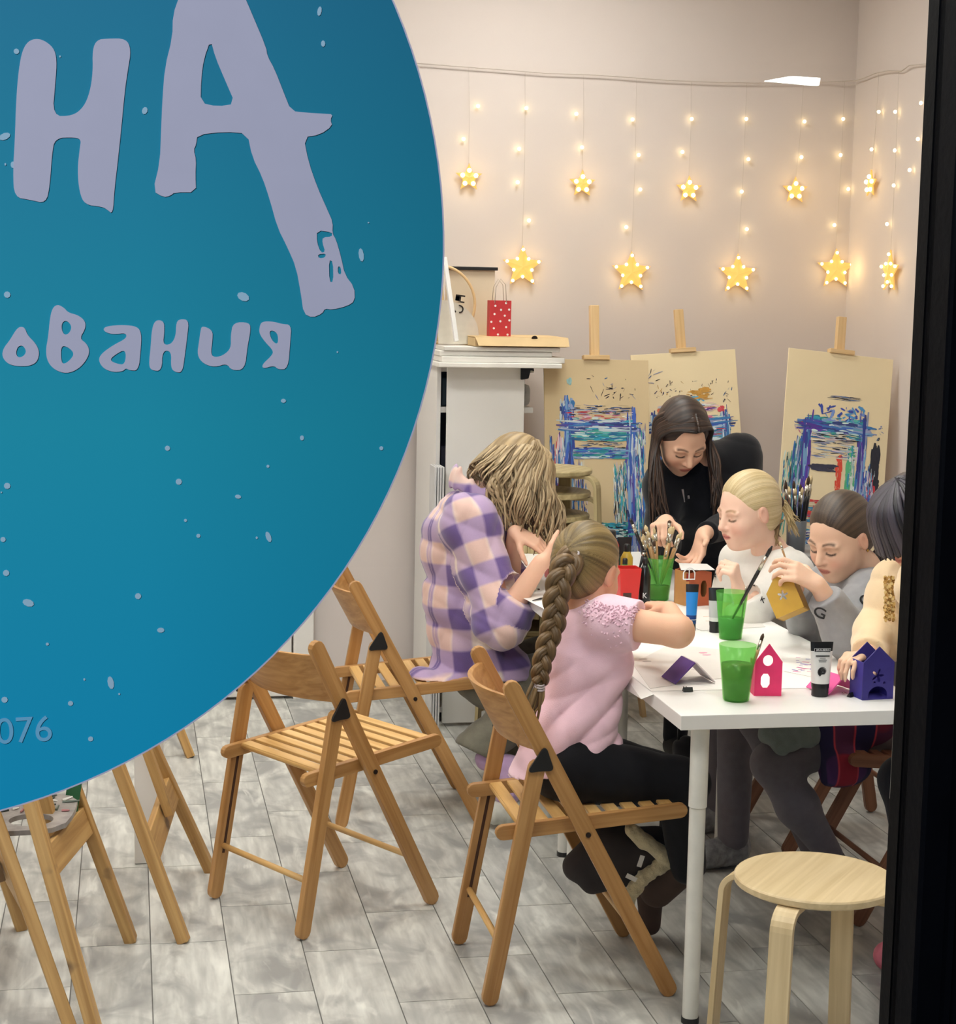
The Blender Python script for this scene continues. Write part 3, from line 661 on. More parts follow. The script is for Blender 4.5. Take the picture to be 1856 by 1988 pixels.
for k, (z, h, c, lb) in enumerate(((1.248, .11, (40, 56, 66), 'dark teal'), (.833, .26, (44, 44, 60), 'dark navy'), (.433, .22, (52, 54, 62), 'dark grey'))):
    b = MB(); b.box((UX0+.075, UY0+.2, z+h/2), (.10, .34, h)); small('storage_box', b, flat('box_%d' % k, c, .7, .15), lb+' storage box on the left side of the white shelf', 'box', bevel=.006)
b = MB(); b.box((UX1-.062, UY0+.16, .833+.14), (.055, .24, .28)); small('binder', b, flat('binder_blue', (104, 134, 178), .5), 'pale blue binder standing at the right end of the shelf', 'binder', bevel=.003)
b = MB(); b.box((UX1-.07, UY0+.14, 1.247+.045), (.10, .22, .085)); small('plastic_bag', b, flat('grey_plastic', (186, 188, 190), .35, .2, 30, .4), 'crumpled grey plastic bag on the upper shelf', 'bag', bevel=.02)
b = MB(); q = atY(1027, 715, UY0-.056); b.prism([q+V(-.03, 0, .03), q+V(.015, 0, .028), q+V(.022, 0, -.012), q+V(.008, 0, -.006), q+V(0, 0, -.04), q+V(-.03, 0, -.045)], (0, .05, 0), None)
small('black_cloth', b, flat('black_cloth', (26, 26, 32), .8), 'black cloth hanging at the corner of the top shelf', 'cloth', bevel=.003)
# tall blank board leaning on the unit
p0 = atY(868, 702, 6.83); p1 = atY(1018, 704, 6.83)
b = MB(); Wd = p1[0]-p0[0]; b.box((Wd/2, .02, .70), (Wd, .016, 1.40), Rx(-.015)); small('blank_board', b, m_white, 'tall blank white board leaning against the shelf unit', 'board', (p0[0], 6.795, .012), bevel=.001)
# stack of white stretched frames on top
zt = UZ+.001; ww = [(852, 1092, 6.70, .018), (858, 1097, 6.72, .022), (853, 1072, 6.74, .020), (862, 1088, 6.73, .016)]
for k, (xa, xb, yy, th) in enumerate(ww):
    xa_ = atY(xa, 690, yy)[0]; xb_ = atY(xb, 690, yy)[0]; b = MB()
    b.box(((xa_+xb_)/2, yy+.26, zt+th/2), (xb_-xa_, .52, th)); small('stretched_canvas', b, flat('canvas_%d' % k, (236-6*k, 233-6*k, 226-6*k), .6), ('white stretched canvas at the bottom of the stack on the shelf unit', 'white stretched canvas second from the bottom of the stack on the shelf unit', 'white stretched canvas third from the bottom of the stack on the shelf unit', 'white stretched canvas on top of the stack on the shelf unit')[k], 'canvas', None, 'stack of white canvases', bevel=.003)
    zt += th+.0006
# kraft box
bx0 = atY(922, 655, 6.74)[0]; bx1 = atY(1101, 660, 6.74)[0]
kb = thing('pizza_box', 'flat brown cardboard box lying on the white canvases', 'box', ((bx0+bx1)/2, 6.74, zt)); Wk = bx1-bx0
m_kraft = flat('kraft', (206, 178, 132), .75, .06, 20); m_dark = flat('dark_notch', (40, 32, 26), .8)
b = MB(); b.box((0, .17, .017), (Wk, .34, .034)); b.build('tray', m_kraft, kb, bevel=.002)
b = MB(); b.box((0, .168, .0365), (Wk+.006, .345, .003)); b.build('lid', m_kraft, kb, bevel=.001)
b = MB(); b.prism([(-Wk/2, -.006, .036), (Wk/2+.003, -.006, .036), (Wk/2+.003, -.03, .004), (-Wk/2+.01, -.03, .004)], (0, .002, 0), None); b.build('front_flap', m_kraft, kb)
b = MB(); b.lathe([(.012, 0), (.012, .002)], (.05, -.007, .034), 16, Rx(math.pi/2+.5)); b.build('thumb_notch', m_dark, kb)
zk = zt+.0385
# red dotted gift bag
gb_c = atY(971, 636, 6.80)
gb = thing('gift_bag', 'small red paper gift bag with white dots and cord handles', 'gift bag', (gb_c[0], 6.80, zk)); gw = 43*6.8/FPX; gh = 70*6.8/FPX
m_red = flat('red_paper', (196, 52, 56), .5, .04); m_redin = flat('kraft_inside', (196, 178, 150), .7)
b = MB()
for (cx_, cy_, sx_, sy_) in ((0, 0, gw, .002), (0, .05, gw, .002), (gw/2-.001, .025, .002, .046), (-gw/2+.001, .025, .002, .046)): b.box((cx_, cy_, gh/2), (sx_, sy_, gh))
b.box((0, .025, .002), (gw-.004, .046, .003)); b.build('bag_body', m_red, gb)
for k in range(13):
    uu, vv = [(-.25, .85), (.25, .93), (-.28, .62), (.2, .58), (0, .42), (-.3, .22), (.28, .26), (.02, .74), (-.1, .05), (.35, .05), (.4, .75), (-.42, .4), (.42, .45)][k]
    b = MB(); b.lathe([(.0042, 0), (.0042, .0008)], (uu*gw, -.0011, vv*gh), 10, Rx(math.pi/2)); b.build('dot', m_white, gb)
m_cord = flat('cord', (176, 166, 150), .8)
for y in (-.001, .051):
    b = MB(); b.tube([(-gw*.28, y, gh-.01), (-gw*.24, y-.004, gh+.05), (-gw*.05, y-.012, gh+.082), (gw*.2, y-.004, gh+.06), (gw*.27, y, gh-.01)], .0013, 6); b.build('handle', m_cord, gb, True)
# framed paper sheet, hoop and printed sheet behind the bag
m_cream = flat('cream_card', (214, 198, 172), .7, .03); m_pale = flat('pale_print', (206, 200, 186), .7, .06, 40)
pA = atY(866, 520, 6.98); pB = atY(962, 520, 6.98)
cs = thing('paper_roll_holder', 'cream paper sheet hanging from a black rail behind the gift bag', 'paper sheet', (pA[0], 6.98, zt)); hz = pA[2]-zt
b = MB(); b.box(((pB[0]-pA[0])/2, .012, hz/2), (pB[0]-pA[0], .004, hz-.01)); b.build('sheet', m_cream, cs)
b = MB(); b.box(((pB[0]-pA[0])/2+.004, .004, hz), (pB[0]-pA[0]+.012, .012, .013)); b.build('rail', m_plastic, cs, bevel=.002)
hc = atY(858, 612, 6.93)
b = MB(); b.tube([(.15*math.cos(a), 0, .15*math.sin(a)) for a in np.linspace(0, 2*math.pi, 49)], .0055, 8, False); o = small('wooden_hoop', b, m_mast, 'round wooden embroidery hoop leaning behind the gift bag', 'hoop', (hc[0]-.02, 6.935, zt+.156), smooth=True)
fanc = atY(862, 640, 6.88)
fs_ = thing('printed_fan', 'pale round printed sheet with black letters behind the gift bag', 'printed sheet', (fanc[0], 6.885, zt))
Rf = .148; pts = [(-.02, 0, .004)]+[(Rf*math.cos(a)-.01, 0, .036+Rf*.92*math.sin(a)) for a in np.linspace(-.24, math.pi/2+.1, 24)]+[(-.03, 0, .15)]
b = MB(); b.prism(pts, (0, .003, 0), None); b.build('sheet', m_pale, fs_)
text_obj('lettering', 'не', .068, m_dark, fs_, tuple(V(*(atY(893, 590, 6.883)-V(fanc[0], 6.885, zt)))), V(-.12, 0, -1), V(1, 0, -.12), .0003)
b = MB(); qa = atY(866, 510, 6.76); b.bar(V(qa[0], 6.80, qa[2]+.02), atY(886, 663, 6.76), .016, .028, (0, 1, 0)); small('white_batten', b, m_white, 'white wooden batten leaning on the canvas stack at the sticker edge', 'batten', bevel=.002)
b = MB(); qa = atY(856, 600, 6.95); b.box((0, 0, .14), (.05, .02, .28), Ry(-.1)); small('brown_board', b, m_kraft, 'narrow brown board standing behind the white batten', 'board', (qa[0]-.01, 6.96, zt+.003), bevel=.001)
# narrow stacked canvases on the floor at the unit's left
for k in range(4):
    b = MB(); q = atY(848+k*5, 905, 6.74); b.box((0, 0, q[2]/2), (.007, .12, q[2]), Ry(.004)); small('leaning_board', b, flat('leaning_%d' % k, (206, 206, 206), .6), 'thin pale board standing on edge left of the shelf unit', 'board', (q[0]-.012, 6.76, 0), 'thin boards on edge', bevel=.001)
# ================================================================== LED star curtain on the back and right walls
m_bulb = emis('led_bulb', (255, 226, 160), 9.0); m_star = emis('star_plastic', (255, 196, 104), .95); m_star.node_tree.nodes['Principled BSDF'].inputs['Base Color'].default_value = (*lin((150, 96, 40)), 1); m_wire = flat('clear_wire', (188, 178, 168), .5)
wl_Y = YB-.018; wl_X = XR-.018
def onwall(x, y):
    p = atY(x, y, wl_Y)
    return p if p[0] < wl_X else at(x, y, 0, wl_X)
lc = thing('star_light_curtain', 'warm white LED curtain with glowing stars strung along the wall', 'string lights', (1.3, YB-.01, 2.6)); B0 = V(1.3, YB-.01, 2.6)
b = MB(); b.tube([onwall(x, y)-B0 for x, y in ((800, 122), (865, 127), (960, 134), (1060, 142), (1165, 146), (1300, 156), (1400, 160), (1500, 161), (1600, 159), (1660, 157), (1676, 152), (1700, 142), (1725, 137), (1750, 138), (1765, 127), (1800, 124), (1830, 118))], .0024, 6); b.build('main_wire', m_wire, lc, True)
strands = [(910, 131, 910, 325), (1020, 140, 1014, 480), (1133, 146, 1130, 335), (1236, 152, 1226, 490), (1342, 158, 1337, 345), (1450, 161, 1433, 495), (1560, 160, 1545, 350), (1640, 158, 1622, 490), (1706, 142, 1692, 335), (1745, 138, 1729, 495)]
for x0, y0, x1, y1 in strands:
    b = MB(); a_, c_ = onwall(x0, y0)-B0, onwall(x1, y1)-B0; b.tube([a_, (a_+c_)/2+V(.004, 0, 0), c_], .0007, 5); b.build('strand', m_wire, lc)
bulb0 = None
def bulb(p, par, r=.0075):
    global bulb0
    if bulb0 is None:
        b = MB(); b.lathe([(0.0001, -1), (.7, -.7), (1, 0), (.7, .7), (.0001, 1)], seg=8); bulb0 = b.build('bulb', m_bulb, None, True); me = bulb0.data; bpy.data.objects.remove(bulb0); bulb0 = me
    o = bpy.data.objects.new('bulb', bulb0); COL.objects.link(o); o.parent = par; o.location = [float(q) for q in p]; o.scale = (r, r, r)
for x, y in ((928,206),(900,270),(1022,210),(1008,289),(1005,354),(1027,428),(1119,221),(1130,286),(1228,232),(1240,301),(1243,368),(1216,441),(1343,231),(1325,295),(1449,231),(1453,309),(1440,372),(1450,445),(1562,236),(1556,305),(1620,437),(1637,231),(1632,301),(1647,367),(1706,217),(1738,217),(1692,290),(1737,292),(1735,360),(1722,435),(1788,200),(1782,270),(1766,330)):
    bulb(onwall(x, y)-B0, lc)
def star(x, y, r, big):
    c = onwall(x, y); right = (c[0] < wl_X-1e-4); ex = V(1, 0, 0) if right else V(0, -1, 0); nn = V(0, -1, 0) if right else V(-1, 0, 0)
    pts = []
    for k in range(10):
        a = math.pi/2+k*math.pi/5; rr_ = r if k % 2 == 0 else r*.44; pts.append((rr_*math.cos(a), rr_*math.sin(a)))
    b = MB(); fr_ = [c-B0+ex*p+V(0, 0, q) for p, q in pts]; 
    vs = fr_+[p+nn*.006 for p in fr_]+[c-B0+nn*.013, c-B0]; n = 10
    b.add(vs, [(k, (k+1) % n, n+(k+1) % n, n+k) for k in range(n)]+[(n+k, n+(k+1) % n, 2*n) for k in range(n)]+[((k+1) % n, k, 2*n+1) for k in range(n)])
    s = b.build('star', m_star, lc)
    for k in range(10 if big else 5):
        if big: a = math.pi/2+k*math.pi/5; rr_ = r*.80 if k % 2 == 0 else r*.46
        else: a = math.pi/2+k*2*math.pi/5; rr_ = r*.5
        bulb(c-B0+ex*rr_*math.cos(a)+V(0, 0, rr_*math.sin(a))+nn*.012, s, .0068 if big else .0095)
    pl = bpy.data.lights.new('star_glow', 'POINT'); pl.energy = .31 if big else .26; pl.color = (1, .66, .26); pl.shadow_soft_size = .03
    po = bpy.data.objects.new('star_glow', pl); COL.objects.link(po); po.parent = lc; po.location = [float(q) for q in (c-B0+nn*.10)]
for x, y in ((910, 345), (1130, 357), (1337, 368), (1543, 370), (1692, 357)): star(x, y, .058, False)
for x, y in ((1014, 518), (1225, 529), (1431, 533), (1622, 523), (1729, 528)): star(x, y, .088, True)
# ================================================================== smooth-surface modelling for people
class Field:
    """signed distance grid built from smoothly joined shapes"""
    def __init__(s, prims, h, pad=.02):
        lo = np.full(3, 1e9); hi = -lo
        for p in prims:
            if p[0] in ('c', 'ec'):
                r = max(p[3], p[4])*(max(1, p[6]) if p[0] == 'ec' else 1); lo = np.minimum(lo, np.minimum(p[1], p[2])-r); hi = np.maximum(hi, np.maximum(p[1], p[2])+r)
            elif p[0] == 'e':
                r = max(p[2]); lo = np.minimum(lo, p[1]-r); hi = np.maximum(hi, p[1]+r)
        s.h = h; s.lo = lo-pad; n = np.ceil((hi-lo+2*pad)/h).astype(int)+2; s.n = n
        s.D = np.ones(n, np.float32)
        s.ax = [(s.lo[i]+h*np.arange(n[i])).astype(np.float32) for i in range(3)]
        for p in prims: s.put(p)
    def blk(s, lo, hi):
        a = np.clip(np.floor((lo-s.lo)/s.h).astype(int), 0, s.n-1); b = np.clip(np.ceil((hi-s.lo)/s.h).astype(int)+1, 1, s.n)
        sl = tuple(slice(a[i], b[i]) for i in range(3))
        return sl, s.ax[0][sl[0]][:, None, None], s.ax[1][sl[1]][None, :, None], s.ax[2][sl[2]][None, None, :]
    def put(s, p):
        t = p[0]
        if t in ('c', 'ec', '-c'):
            a, b, ra, rb = [np.asarray(q, float) for q in p[1:5]]; k = p[-1]
            side, w = (np.asarray(p[5], float), p[6]) if t == 'ec' else (None, 1)
            m = max(ra, rb)*max(1, w)+k+3*s.h
            sl, X, Y, Z = s.blk(np.minimum(a, b)-m, np.maximum(a, b)+m)
            d = b-a; L2 = max(d@d, 1e-12); x, y, z = X-a[0], Y-a[1], Z-a[2]
            tt = np.clip((x*d[0]+y*d[1]+z*d[2])/L2, 0, 1)
            x = x-tt*d[0]; y = y-tt*d[1]; z = z-tt*d[2]
            if side is not None:
                q = (x*side[0]+y*side[1]+z*side[2])*(1-1/w); x = x-q*side[0]; y = y-q*side[1]; z = z-q*side[2]
            v = np.sqrt(x*x+y*y+z*z)-(ra+tt*(rb-ra))
        elif t in ('e', '-e'):
            c, r = np.asarray(p[1], float), np.asarray(p[2], float); R = p[3] if p[3] is not None else np.eye(3); k = p[-1]
            m = max(r)+k+3*s.h; sl, X, Y, Z = s.blk(c-m, c+m); x, y, z = X-c[0], Y-c[1], Z-c[2]
            q = [(R[0, i]*x+R[1, i]*y+R[2, i]*z)/r[i] for i in range(3)]
            k0 = np.sqrt(q[0]**2+q[1]**2+q[2]**2)+1e-9; k1 = np.sqrt((q[0]/r[0])**2+(q[1]/r[1])**2+(q[2]/r[2])**2)+1e-9
            v = k0*(k0-1)/k1
        elif t == 'cut':
            c, n_, rad = np.asarray(p[1], float), unit(p[2]), p[3]
            sl, X, Y, Z = s.blk(c-rad, c+rad); x, y, z = X-c[0], Y-c[1], Z-c[2]
            v = x*n_[0]+y*n_[1]+z*n_[2]; inr = (x*x+y*y+z*z) < rad*rad
            s.D[sl] = np.where(inr, np.maximum(s.D[sl], v), s.D[sl]); return
        D = s.D[sl]; v = v.astype(np.float32)
        if t[0] == '-':
            v = -v; h_ = np.maximum(k-np.abs(D-v), 0)/max(k, 1e-6); s.D[sl] = np.maximum(D, v)+h_*h_*k/4
        else:
            h_ = np.maximum(k-np.abs(D-v), 0)/max(k, 1e-6); s.D[sl] = np.minimum(D, v)-h_*h_*k/4
    def warp(s, fn, band=.03):
        i = np.nonzero(np.abs(s.D) < band)
        P = np.stack([s.ax[k][i[k]] for k in range(3)], 1)
        s.D[i] += fn(P).astype(np.float32)
    def mesh(s):
        D = s.D; ins = D < 0; h = s.h
        c = [ins[a:D.shape[0]-1+a, b:D.shape[1]-1+b, d:D.shape[2]-1+d] for a in (0, 1) for b in (0, 1) for d in (0, 1)]
        cnt = sum(q.astype(np.int8) for q in c); mix = (cnt > 0) & (cnt < 8)
        I = np.stack(np.nonzero(mix), 1); vid = np.full(mix.shape, -1, np.int32); vid[tuple(I.T)] = np.arange(len(I))
        off = np.array([(a, b, d) for a in (0, 1) for b in (0, 1) for d in (0, 1)])
        val = np.stack([D[tuple((I+o).T)] for o in off], 1)
        acc = np.zeros((len(I), 3)); num = np.zeros(len(I))
        for a in range(8):
            for b in range(a+1, 8):
                if np.abs(off[a]-off[b]).sum() != 1: continue
                m = (val[:, a] < 0) != (val[:, b] < 0)
                t = val[m, a]/(val[m, a]-val[m, b]); acc[m] += off[a]+t[:, None]*(off[b]-off[a]); num[m] += 1
        vs = s.lo+h*(I+acc/num[:, None]); fs = []
        for ax in range(3):
            o1, o2 = [k for k in range(3) if k != ax]
            sl0 = [slice(1, -1)]*3; sl1 = [slice(1, -1)]*3; sl0[ax] = slice(0, -1); sl1[ax] = slice(1, None)
            A = ins[tuple(sl0)]; B = ins[tuple(sl1)]
            for sgn in (0, 1):
                E = np.stack(np.nonzero((A & ~B) if sgn else (~A & B)), 1)
                if not len(E): continue
                base = E.copy(); base[:, o1] += 1; base[:, o2] += 1
                q = []
                for d1, d2 in ((-1, -1), (0, -1), (0, 0), (-1, 0)):
                    c_ = base.copy(); c_[:, o1] += d1; c_[:, o2] += d2; q.append(vid[tuple(c_.T)])
                q = np.stack(q, 1)
                if (sgn == 1) == (ax == 1): q = q[:, ::-1]
                fs.append(q)
        return vs, np.concatenate(fs)
def relax(vs, fs, it=1, f=.5):
    for _ in range(it):
        acc = np.zeros_like(vs); n = np.zeros(len(vs))
        for a, b in ((0, 1), (1, 2), (2, 3), (3, 0)):
            np.add.at(acc, fs[:, a], vs[fs[:, b]]); np.add.at(n, fs[:, a], 1); np.add.at(acc, fs[:, b], vs[fs[:, a]]); np.add.at(n, fs[:, b], 1)
        vs = vs*(1-f)+f*acc/np.maximum(n, 1)[:, None]
    return vs
def sdf_obj(name, prims, mat, parent, h=.005, warp=None, color=None, uvw=None, rel=1, base=(0, 0, 0)):
    late = [p for p in prims if warp is not None and p[0] in ('cut', '-e')]      # hems and openings stay clean: cut after the folds
    F = Field([p for p in prims if not (warp is not None and p[0] in ('cut', '-e'))], h)
    if warp is not None: F.warp(warp)
    for p in late: F.put(p)
    vs, fs = F.mesh()
    if rel: vs = relax(vs, fs, rel)
    me = bpy.data.meshes.new(name); base = np.asarray(base, float)
    me.vertices.add(len(vs)); me.vertices.foreach_set('co', (vs-base).astype(np.float32).ravel())
    me.loops.add(len(fs)*4); me.loops.foreach_set('vertex_index', fs.astype(np.int32).ravel())
    me.polygons.add(len(fs)); me.polygons.foreach_set('loop_start', np.arange(0, 4*len(fs), 4, dtype=np.int32))
    try: me.polygons.foreach_set('loop_total', np.full(len(fs), 4, np.int32))
    except Exception: pass
    me.update(calc_edges=True)
    if color is not None:
        c = np.ones((len(vs), 4), np.float32); c[:, :3] = color(vs)
        me.color_attributes.new('Col', 'FLOAT_COLOR', 'POINT').data.foreach_set('color', c.ravel())
    if uvw is not None:
        me.attributes.new('uvw', 'FLOAT_VECTOR', 'POINT').data.foreach_set('vector', uvw(vs).astype(np.float32).ravel())
    me.materials.append(mat); me.validate()
    return link(name, me, parent, True)
_tab = np.random.RandomState(4).rand(4096)
def n1(x):
    i = np.floor(x).astype(int); f = x-i; f = f*f*(3-2*f); return _tab[i % 4096]*(1-f)+_tab[(i+1) % 4096]*f
def folds(P, spec):
    """sum of soft wrinkles: (direction, wavelength, amplitude, phase, warp direction, warp amount)"""
    o = np.zeros(len(P))
    for d, wl, amp, ph, wd, wa in spec:
        u_ = P@unit(d)/wl+ph+wa*np.sin(P@unit(wd)/(wl*1.7)+ph*3)
        o -= amp*(np.abs(np.sin(math.pi*u_))**.7-.6)*(.4+.6*n1(P@unit(wd)/(wl*1.1)+40+ph))
    return o
def basis(fwd, up=(0, 0, 1), roll=0.0):
    """columns: forward, left, up"""
    f = unit(fwd); l = unit(np.cross(up, f)); u_ = np.cross(f, l)
    if roll: l, u_ = l*math.cos(roll)+u_*math.sin(roll), u_*math.cos(roll)-l*math.sin(roll)
    return np.stack([f, l, u_], 1)
SKIN = np.array(lin((222, 172, 142)))
def head_prims(C, R, s, neck_to, rn=.05, ear=1.0):
    T = lambda *p: C+R@(np.array(p)*s)
    e = lambda c, r, k, t='e': (t, T(*c), np.array(r)*s, R, k*s)
    P = [e((-.012, 0, .028), (.098, .077, .094), .01), e((.020, 0, -.035), (.070, .061, .085), .04), e((.030, 0, -.080), (.050, .045, .036), .03), ('e', T(.070, 0, -.098), np.array((.019, .019, .016))*s, R, .03*s)]
    for y in (-1, 1):
        P += [e((.060, y*.034, -.036), (.027, .026, .028), .03), e((.078, y*.030, .015), (.011, .024, .008), .018)]
    P += [e((.076, 0, -.060), (.024, .028, .024), .02)]
    for y in (-1, 1): P += [e((.094, y*.031, .001), (.013, .019, .010), .012, '-e')]
    for y in (-1, 1): P += [e((.0735, y*.031, -.003), (.0155, .0175, .0135), .006)]
    P += [('c', T(.087, 0, .012), T(.111, 0, -.029), .0075*s, .0110*s, .012*s)]
    for y in (-1, 1): P += [e((.099, y*.011, -.034), (.008, .007, .0065), .007)]
    P += [e((.0955, 0, -.0575), (.0075, .021, .0045), .005), e((.0935, 0, -.0665), (.0075, .017, .0055), .005)]
    for y in (-1, 1):
        Re = R@Rz(y*.25)@Ry(.12)
        P += [('e', T(-.006, y*.080, -.008), np.array((.019, .009, .031))*s*ear, Re, .008*s), ('-e', T(.002, y*.090, -.004), np.array((.010, .007, .018))*s*ear, Re, .006*s)]
    P += [('c', T(-.022, 0, -.045), np.asarray(neck_to, float), rn*s, rn*s*1.08, .03*s)]
    return P
def face_color(vs, C, R, s, skin=SKIN, brow=(92, 62, 44), lip=(190, 104, 98), lash=(48, 34, 30), blush=.25, near=None):
    q = ((vs-C)@R)/s; x, y, z = q[:, 0], q[:, 1], np.abs(q[:, 1])*0+q[:, 2]; ay = np.abs(y)
    c = np.tile(np.asarray(skin, float), (len(vs), 1))
    def mixin(m, col): 
        nonlocal c
        m = np.clip(m, 0, 1)[:, None]; c = c*(1-m)+np.array(lin(col))*m
    hd = (x > .03) & (np.linalg.norm(q-np.array((.02, 0, -.02)), axis=1) < .15)
    g = lambda cy, cz, ry, rz: np.exp(-(((ay-cy)/ry)**2+((z-cz)/rz)**2))
    mixin(hd*g(.040, -.040, .022, .020)*blush*1.4, (214, 120, 104))
    mixin(hd*(x > .085)*g(0, -.034, .014, .010)*blush, (210, 130, 112))
    arch = .020+.006*np.cos((ay-.033)/.02*1.4)-.1*np.maximum(ay-.04, 0)
    mixin(hd*(x > .05)*np.clip(1.35-np.abs(z-arch)/.0038, 0, 1)*np.clip((ay-.010)/.004, 0, 1)*np.clip((.053-ay)/.006, 0, 1)*.85, brow)
    lid = -.0095-.004*np.cos((ay-.031)/.016*1.5)+.004
    mixin(hd*(x > .055)*np.clip(1.6-np.abs(z-lid)/.0030, 0, 1)*np.clip((.0175-np.abs(ay-.0315))/.003, 0, 1)*.95, lash)
    mixin(hd*(x > .055)*g(.031, .004, .014, .006)*.35, (150, 96, 80))
    lp = np.clip(1.3-((ay/.0215)**2+((z+.0620)/.0088)**2), 0, 1)
    mixin(hd*(x > .075)*np.clip(lp*2.5, 0, 1)*.85, lip)
    mixin(hd*(x > .08)*np.clip(1.4-np.abs(z+.0622)/.0016, 0, 1)*(ay < .02)*.8, (120, 56, 52))
    mixin(hd*(x > .095)*g(.007, -.0405, .0035, .0028)*.8, (110, 60, 50))
    er = (ay > .0775) & (np.abs(x) < .05) & (np.abs(z) < .05)
    mixin(er*.30, (214, 120, 96))
    return c
def hand_prims(wrist, X, palm, side, s=1.0, curls=None, thumb=(.35, .3, .3), spread=.06, r_arm=.026):
    """fingers point along X, the palm faces 'palm'; side +1 right hand, -1 left"""
    X = unit(X); Z = unit(np.asarray(palm, float)-X*(np.asarray(palm, float)@X)); Y = side*np.cross(X, Z); W = np.asarray(wrist, float)
    curls = curls or [(.5, .6, .4)]*4; P = []
    kx = (.082, .085, .080, .072); ky = (.027, .008, -.011, -.028); ln = ((.043, .026, .021), (.047, .030, .022), (.044, .027, .021), (.034, .020, .018))
    for j in range(4):
        K = W+s*(kx[j]*X+ky[j]*Y)
        P.append(('c', W+s*(.012*X+ky[j]*.55*Y), K, .0125*s, .0098*s, .016*s))
    for j in range(4):
        p = W+s*(kx[j]*X+ky[j]*Y); a = 0.0; sp = spread*(1.2-j*.8)
        for i in range(3):
            a += curls[j][i]; d = (math.cos(a)*X+math.sin(a)*Z); d = unit(d+Y*sp*max(0, 1-a/2))
            q = p+d*ln[j][i]*s; r0, r1 = ((.0090, .0082), (.0081, .0074), (.0073, .0060))[i]
            P.append(('c', p, q, r0*s, r1*s, .0035*s if i else .007*s)); p = q
    p = W+s*(.022*X+.020*Y+.004*Z); d = unit(.55*X+.75*Y+.35*Z); a = 0
    for i in range(3):
        q = p+d*(.040, .030, .024)[i]*s; r0, r1 = ((.0135, .0105), (.0100, .0088), (.0088, .0068))[i]
        P.append(('c', p, q, r0*s, r1*s, (.012, .004, .004)[i]*s)); p = q; d = unit(d+thumb[i]*(X*.6-Y*.55+Z*.5))
    return P
def arm_prims(sh, el, wr, r=(.048, .038, .036, .024), k=.02):
    return [('c', np.asarray(sh, float), np.asarray(el, float), r[0], r[1], k), ('c', np.asarray(el, float), np.asarray(wr, float), r[2], r[3], k)]
def hair_streak(vs, C, R, tie, n=46.0):
    """parameter that is constant along combed hair running towards the tie direction"""
    q = (vs-C)@R; ax = unit(tie); e1 = unit(np.cross(ax, (0.3, .2, 1))); e2 = np.cross(ax, e1)
    return np.arctan2(q@e2, q@e1)/(2*math.pi)*n+200
def hair_cap(name, C, R, s, mat, parent, base, tie=(-1, 0, .1), line=((.078, .072), (.806, -.592)), grow=1.0, ears=True, col=((120, 92, 62), (190, 160, 118)), extra=(), h=.0035, groove=.0016, n=46.0, nape=-.085, taper=.0075):
    T = lambda *p: C+R@(np.array(p)*s)
    P = [('e', T(-.016, 0, .029), np.array((.106, .0845, .101))*s*grow, R, .005)]
    P += [('e', T(-.048, 0, -.030), np.array((.062, .066, .062))*s*grow, R, .03*s)]
    n_ = R@np.array((line[1][0], 0, line[1][1])); P += [('cut', T(line[0][0], 0, line[0][1])+n_*0, n_, .4)]
    P += [('cut', T(-.05, 0, nape), R@np.array((.25, 0, -1)), .12*s)]
    if ears:
        for y in (-1, 1): P += [('-e', T(.004, y*.088, -.016), np.array((.030, .022, .036))*s, R, .006)]
    P += [('-e' if e_[0] == 'hole' else e_[0], T(*e_[1]), np.array(e_[2])*s, R, e_[3]) for e_ in extra]
    c1, c2 = np.array(lin(col[0])), np.array(lin(col[1]))
    p0_ = T(line[0][0], 0, line[0][1])
    def wf(Q):
        st = hair_streak(Q, C, R, tie, n*2); dd = -((Q-p0_)@unit(n_)); tp_ = np.clip(1-dd/(.042*s), 0, 1)
        return -groove*(n1(st)-.5)*2+taper*s*tp_**1.5+.004*np.clip(1-dd/.012, 0, 1)*(n1(st*.8+77)-.3)
    def cf(Q):
        t = hair_streak(Q, C, R, tie, n); f = np.clip(.5+.9*(n1(t*2.3)-.5)+.6*(n1(t*.7+9)-.5), 0, 1)[:, None]; return c1*(1-f)+c2*f
    return sdf_obj(name, P, mat, parent, h, wf, cf, lambda Q: np.stack([hair_streak(Q, C, R, tie, n), 0*Q[:, 0], 0*Q[:, 0]], 1), 1, base)
def locks(name, paths, mat, parent, base, c1, c2, seed=1, seg=6):
    """strands of hair: list of (points, radius0, radius1, flatness)"""
    b = MB(); rnd = random.Random(seed); c1, c2 = np.array(lin(c1)), np.array(lin(c2))
    for pts, r0, r1, fl_ in paths:
        f = rnd.random(); b.cur = tuple(c1*(1-f)+c2*f); m = len(pts)
        rad = [r0+(r1-r0)*(i/(m-1))**1.6 for i in range(m)]
        b.tube([np.asarray(p)-base for p in pts], rad, seg, True, fl_)
    return b.build(name, mat, parent, True)
def spline(ctrl, n=10):
    c = [np.asarray(p, float) for p in ctrl]; c = [2*c[0]-c[1]]+c+[2*c[-1]-c[-2]]; out = []
    for i in range(1, len(c)-2):
        for t in np.linspace(0, 1, n, endpoint=False):
            out.append(.5*((2*c[i])+(-c[i-1]+c[i+1])*t+(2*c[i-1]-5*c[i]+4*c[i+1]-c[i+2])*t*t+(-c[i-1]+3*c[i]-3*c[i+1]+c[i+2])*t**3))
    out.append(c[-2]); return out
m_skin = vcol('skin', .5, .08, 260, 0, .04, .35, .12)
m_hair = vcol('hair', .42, .25, 500, 0, .10, .5)
nt = m_hair.node_tree; b = nt.nodes['Principled BSDF']; src = b.inputs['Base Color'].links[0].from_socket
